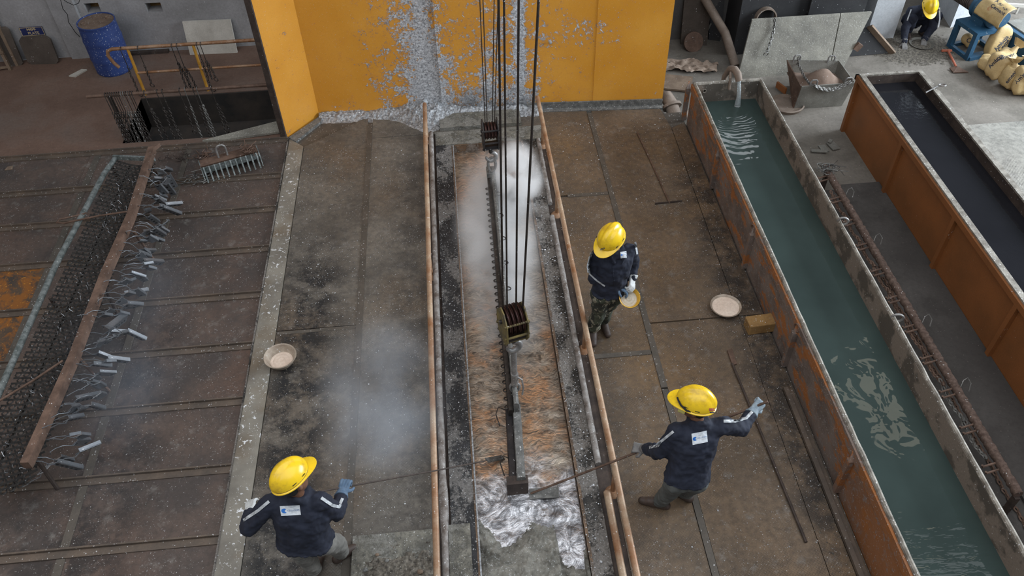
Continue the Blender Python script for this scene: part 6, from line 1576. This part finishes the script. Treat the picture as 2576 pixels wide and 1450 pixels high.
m = MB(); m.tube([gp - d1 * .25, gp, gp.lerp(A_, .5) + V(0, 0, -.01), A_], .0065, 8); m.build('rod', 'rust_d', s1t, True)
m = MB(); m.beam(A_ - d1 * .22, A_ + d1 * .02, .06, .010, (0, 0, 1)); m.build('blade', 'iron_l', s1t)
# --- lower right worker, seen from behind, arms spread along a skimmer
B0_ = P(1336, 1242, ZZ + .02); Hr = P(1903, 1022, 1.27); dr_ = (Hr - B0_)
def on_line(px):
    lo, hi = 0.0, 1.2
    for _ in range(40):
        mid = (lo + hi) / 2
        if proj(B0_ + dr_ * mid)[0] < px: lo = mid
        else: hi = mid
    return B0_ + dr_ * lo
Hl = on_line(1612)
J2 = dict(head=P(1750, 1018, 1.58), neck=P(1757, 1062, 1.42), sL=P(1703, 1086, 1.36), sR=P(1818, 1072, 1.36), eL=P(1664, 1138, 1.10), hL=Hl + V(.03, .0, .03),
          eR=P(1866, 1078, 1.24), hR=Hr + V(-.03, -.03, -.02), pel=P(1727, 1205, .88), kL=P(1690, 1230, .50), aL=P(1662, 1262, .095), kR=P(1745, 1218, .50), aR=P(1722, 1240, .095))
man2, j2, F2_ = person('person', 'worker at the lower right, seen from behind, arms spread along a rusty skimmer', J2, None, ['trouser_d', 'glove_g', 'glove_bw'],
    hup=V(.10, .10, 1), hfwd=V(-.88, .40, -.20), palms={'L': V(.1, .3, -1), 'R': V(-.6, .2, -.8)}, hand_d={'L': V(-.85, .45, -.35), 'R': V(.75, .55, .25)}, boots={'L': V(-.9, .35, 0), 'R': V(-.7, .6, 0)}, curl=(1.25, 1.25), hem=.0, fat=.98)
ho, HL, hpt = helmet(man2, j2['head'] + V(0, 0, .035), V(.10, .10, 1), V(-.88, .40, -.20))
m = MB(); q = HL(-.062, -.128, .03); 
bvh_h = bvh_of(ho); d = toward_cam(q)
decal(m, bvh_h, q - d * .2, V(1, -.1, 0), V(0, .6, .8), .045, .022, d, .002, 0, 4, 3); decal(m, bvh_h, q - d * .2 + V(0, -.012, -.018), V(1, -.1, 0), V(0, .6, .8), .036, .010, d, .002, 1, 4, 2)
m.build('helmet_sticker', ['ink_r', 'ink'], ho)
m = MB(); m.tube([HL(-.118, .02, -.005), HL(-.124, .05, .0), HL(-.10, .105, .015), HL(-.04, .145, .02)], .008, 6); m.build('chin_strap', 'hole', ho, True)
dcam = toward_cam(j2['neck'])
m = MB(); hc = F2_['hc']; m.loft([(hc + F2_['hf'] * .06 - F2_['hup'] * .03, F2_['hr'], F2_['hup'], .07, .05), (hc + F2_['hf'] * .115 - F2_['hup'] * .05, F2_['hr'], F2_['hup'], .045, .05)], 16); m.build('face_mask', 'mask', man2, True)
c = P(1760, 1101, 1.22); back_label(man2, F2_, c - dcam * .6, V(1, .13, 0).normalized(), V(-.08, .55, .85), .125, .095, dcam)
stripe(F2_, [P(1820, 1060, 1.42), P(1850, 1060, 1.34), P(1878, 1052, 1.32), P(1893, 1036, 1.32)], dcam, .022)
stripe(F2_, [P(1694, 1086, 1.42), P(1662, 1112, 1.28), P(1655, 1122, 1.2), P(1630, 1128, 1.1)], dcam, .020)
t = thing('skimmer', 'rusty skimmer with its flat blade in the zinc, held by the lower right worker', 'skimmer', B0_)
dn2 = dr_.normalized()
m = MB(); m.tube([B0_, B0_.lerp(Hr, .5), Hr + dn2 * .10], .0105, 10); m.build('handle', 'rust', t, True)
m = MB(); e = B0_; m.beam(e - dn2 * .02, e + V(dn2.x, dn2.y, .05).normalized() * .26, .11, .010, (0, 0, 1)); m.build('blade', 'ash', t)
# --- middle worker facing the camera, yellow bowl in his hands
J3 = dict(head=P(1538, 602, 1.56), neck=P(1549, 634, 1.42), sR=P(1505, 645, 1.34), sL=P(1586, 630, 1.34), eR=P(1496, 700, 1.08), hR=P(1552, 718, 1.00),
          eL=P(1592, 672, 1.10), hL=P(1591, 700, 1.03), pel=P(1532, 735, .86), kR=P(1508, 782, .48), aR=P(1492, 828, .095), kL=P(1526, 772, .48), aL=P(1518, 806, .095))
man3, j3, F3_ = person('person', 'worker in camouflage trousers right of the rail, looking down at a yellow bowl', J3, None, ['camo', 'glove_w', 'glove_b'],
    hup=V(-.20, -.30, 1), hfwd=V(-.65, -.70, -.45), palms={'L': V(-.5, .5, -.3), 'R': V(.1, -.2, -1)}, hand_d={'L': V(-.2, -.95, -.30), 'R': V(.85, -.35, -.35)}, boots={'L': V(.15, -.95, 0), 'R': V(-.1, -.95, 0)}, curl=(.8, .7), hem=-.04, fat=.92)
ho, HL, hpt = helmet(man3, j3['head'] + V(-.01, -.01, .03), V(-.20, -.30, 1), V(-.65, -.70, -.45))
q = HL(-.02, .14, .045); d = toward_cam(q); bvh_h = bvh_of(ho); m = MB()
for a_, b_, an in ((-.03, -.012, .5), (-.02, -.014, -.6), (-.012, .004, .2), (.0, -.004, 1.0)):
    decal(m, bvh_h, q - d * .2 + V(a_, b_, -.01), V(math.cos(an), math.sin(an), 0), V(-math.sin(an), math.cos(an), .2), .030, .006, d, .002, 0, 3, 1)
m.build('worn_marking', 'ash', ho)
dcam = toward_cam(j3['neck'])
m = MB(); hc = F3_['hc']; hf, hu, hr = F3_['hf'], F3_['hup'], F3_['hr']
fp = hc + hf * .075 - hu * .045
m.add([fp - hr * .07 + hu * .03, fp + hf * .05 + hu * .02, fp + hr * .07 + hu * .03, fp - hu * .12 + hf * .05 - hr * .02, fp - hr * .045 - hu * .04 + hf * .035, fp + hr * .045 - hu * .04 + hf * .035], [(0, 4, 1), (4, 3, 1), (1, 3, 5), (1, 5, 2)])
o = m.build('face_cloth', 'mask', man3); o.modifiers.new('s', 'SOLIDIFY').thickness = .004
m = MB(); cc = P(1568, 641, 1.24); bv = F3_['bv']; decal(m, bv, cc - dcam * .6, V(1, .08, 0), V(0, .6, .8), .060, .062, dcam, .012, 0, 6, 6)
decal(m, bv, cc - dcam * .6 + V(-.018, 0, 0), V(1, .08, 0), V(0, .6, .8), .016, .014, dcam, .015, 1, 2, 2); write(m, 'CELL-COM', cc - dcam * .6 + V(.008, 0, 0), V(1, .08, 0), V(0, .6, .8), .0095, 2, bv, dcam, .015)
tag(m.build('chest_label', ['patch', 'logo', 'ltext'], F3_['jk']), 'small white chest label with blue print')
stripe(F3_, [P(1489, 636, 1.36), P(1481, 668, 1.20), P(1484, 690, 1.12), P(1502, 706, 1.07), P(1522, 720, 1.03)], dcam, .015)
stripe(F3_, [P(1596, 610, 1.36), P(1600, 626, 1.28), P(1602, 640, 1.22)], dcam, .018)
m = MB()
lay_pts = [lay(bv, P(1543 + 1.2 * i - 4, 650 + i * 11, 1.26 - i * .05) - dcam * .6, dcam, .002) for i in range(7)]
m.tube(lay_pts, .003, 4)
for p in lay_pts[1:6]: m.ellipsoid(p - dcam * .002, (.006, .006, .006), None, 8, 6)
m.build('button_placket', 'navy', F3_['jk'], True)
bc = P(1581, 752, .86)
bowl('yellow bowl of grey-white powder held tilted by the middle worker', 0, 0, 0, .102, tilt=(.02, -.50, .86), mo='bowl_y', mp='powder2', fill=.55, depth=.10, at=bc + V(0, .02, -.04))
# --- squatting worker in the yard
sq = P(2292, 108, ZR)
S = sq
J4 = dict(head=S + V(.10, .02, .62), neck=S + V(.13, .16, .52), sR=S + V(-.06, .20, .47), sL=S + V(.30, .20, .47), eR=S + V(-.16, .05, .24), hR=S + V(-.20, -.12, .08),
          eL=S + V(.30, .02, .25), hL=S + V(.14, -.10, .09), pel=S + V(.14, .38, .22), kR=S + V(-.06, .08, .40), aR=S + V(.0, .20, .098), kL=S + V(.36, .08, .40), aL=S + V(.27, .20, .098), hem=S + V(.14, .42, .16))
man4, j4, F4_ = person('person', 'worker squatting on the yard floor in dark clothes, sorting gravel beside the white pier', J4, None, ['navy', 'glove_g', 'glove_g'],
    hup=V(.05, -.55, .85), hfwd=V(-.12, -.8, -.5), palms={'L': V(0, 0, -1), 'R': V(0, 0, -1)}, hand_d={'L': V(-.3, -.8, -.3), 'R': V(-.2, -.9, -.2)}, boots={'L': V(.1, -.95, 0), 'R': V(-.15, -.95, 0)}, curl=(.6, .6), hem=.02, fat=.92, voxel=.014)
ho, HL, hpt = helmet(man4, j4['head'] + V(0, -.02, .035), V(.05, -.55, .85), V(-.12, -.8, -.5))
dcam = toward_cam(j4['neck']); m = MB(); cc = P(2298, 52, .12); decal(m, F4_['bv'], P(2297, 52, .15) - dcam * .6, V(1, 0, 0), V(0, .5, .85), .07, .07, dcam, .004, 0, 5, 5); m.build('chest_label', ['patch'], F4_['jk'])
q = HL(.0, .165, -.03); m = MB(); m.slab([HL(-.03, .13, -.04), HL(.03, .13, -.04), HL(.015, .15, -.10), HL(-.015, .15, -.10)], (0, .004, .004)); m.build('face_cloth', 'mask', man4)
stripe(F4_, [j4['sL'] + V(.06, -.05, .06), j4['sL'].lerp(j4['eL'], .6) + V(.07, -.05, .05), j4['eL'] + V(.05, -.05, .03)], dcam, .020)
stripe(F4_, [j4['sR'] + V(-.05, -.05, .06), j4['sR'].lerp(j4['eR'], .6) + V(-.05, -.05, .05)], dcam, .020)
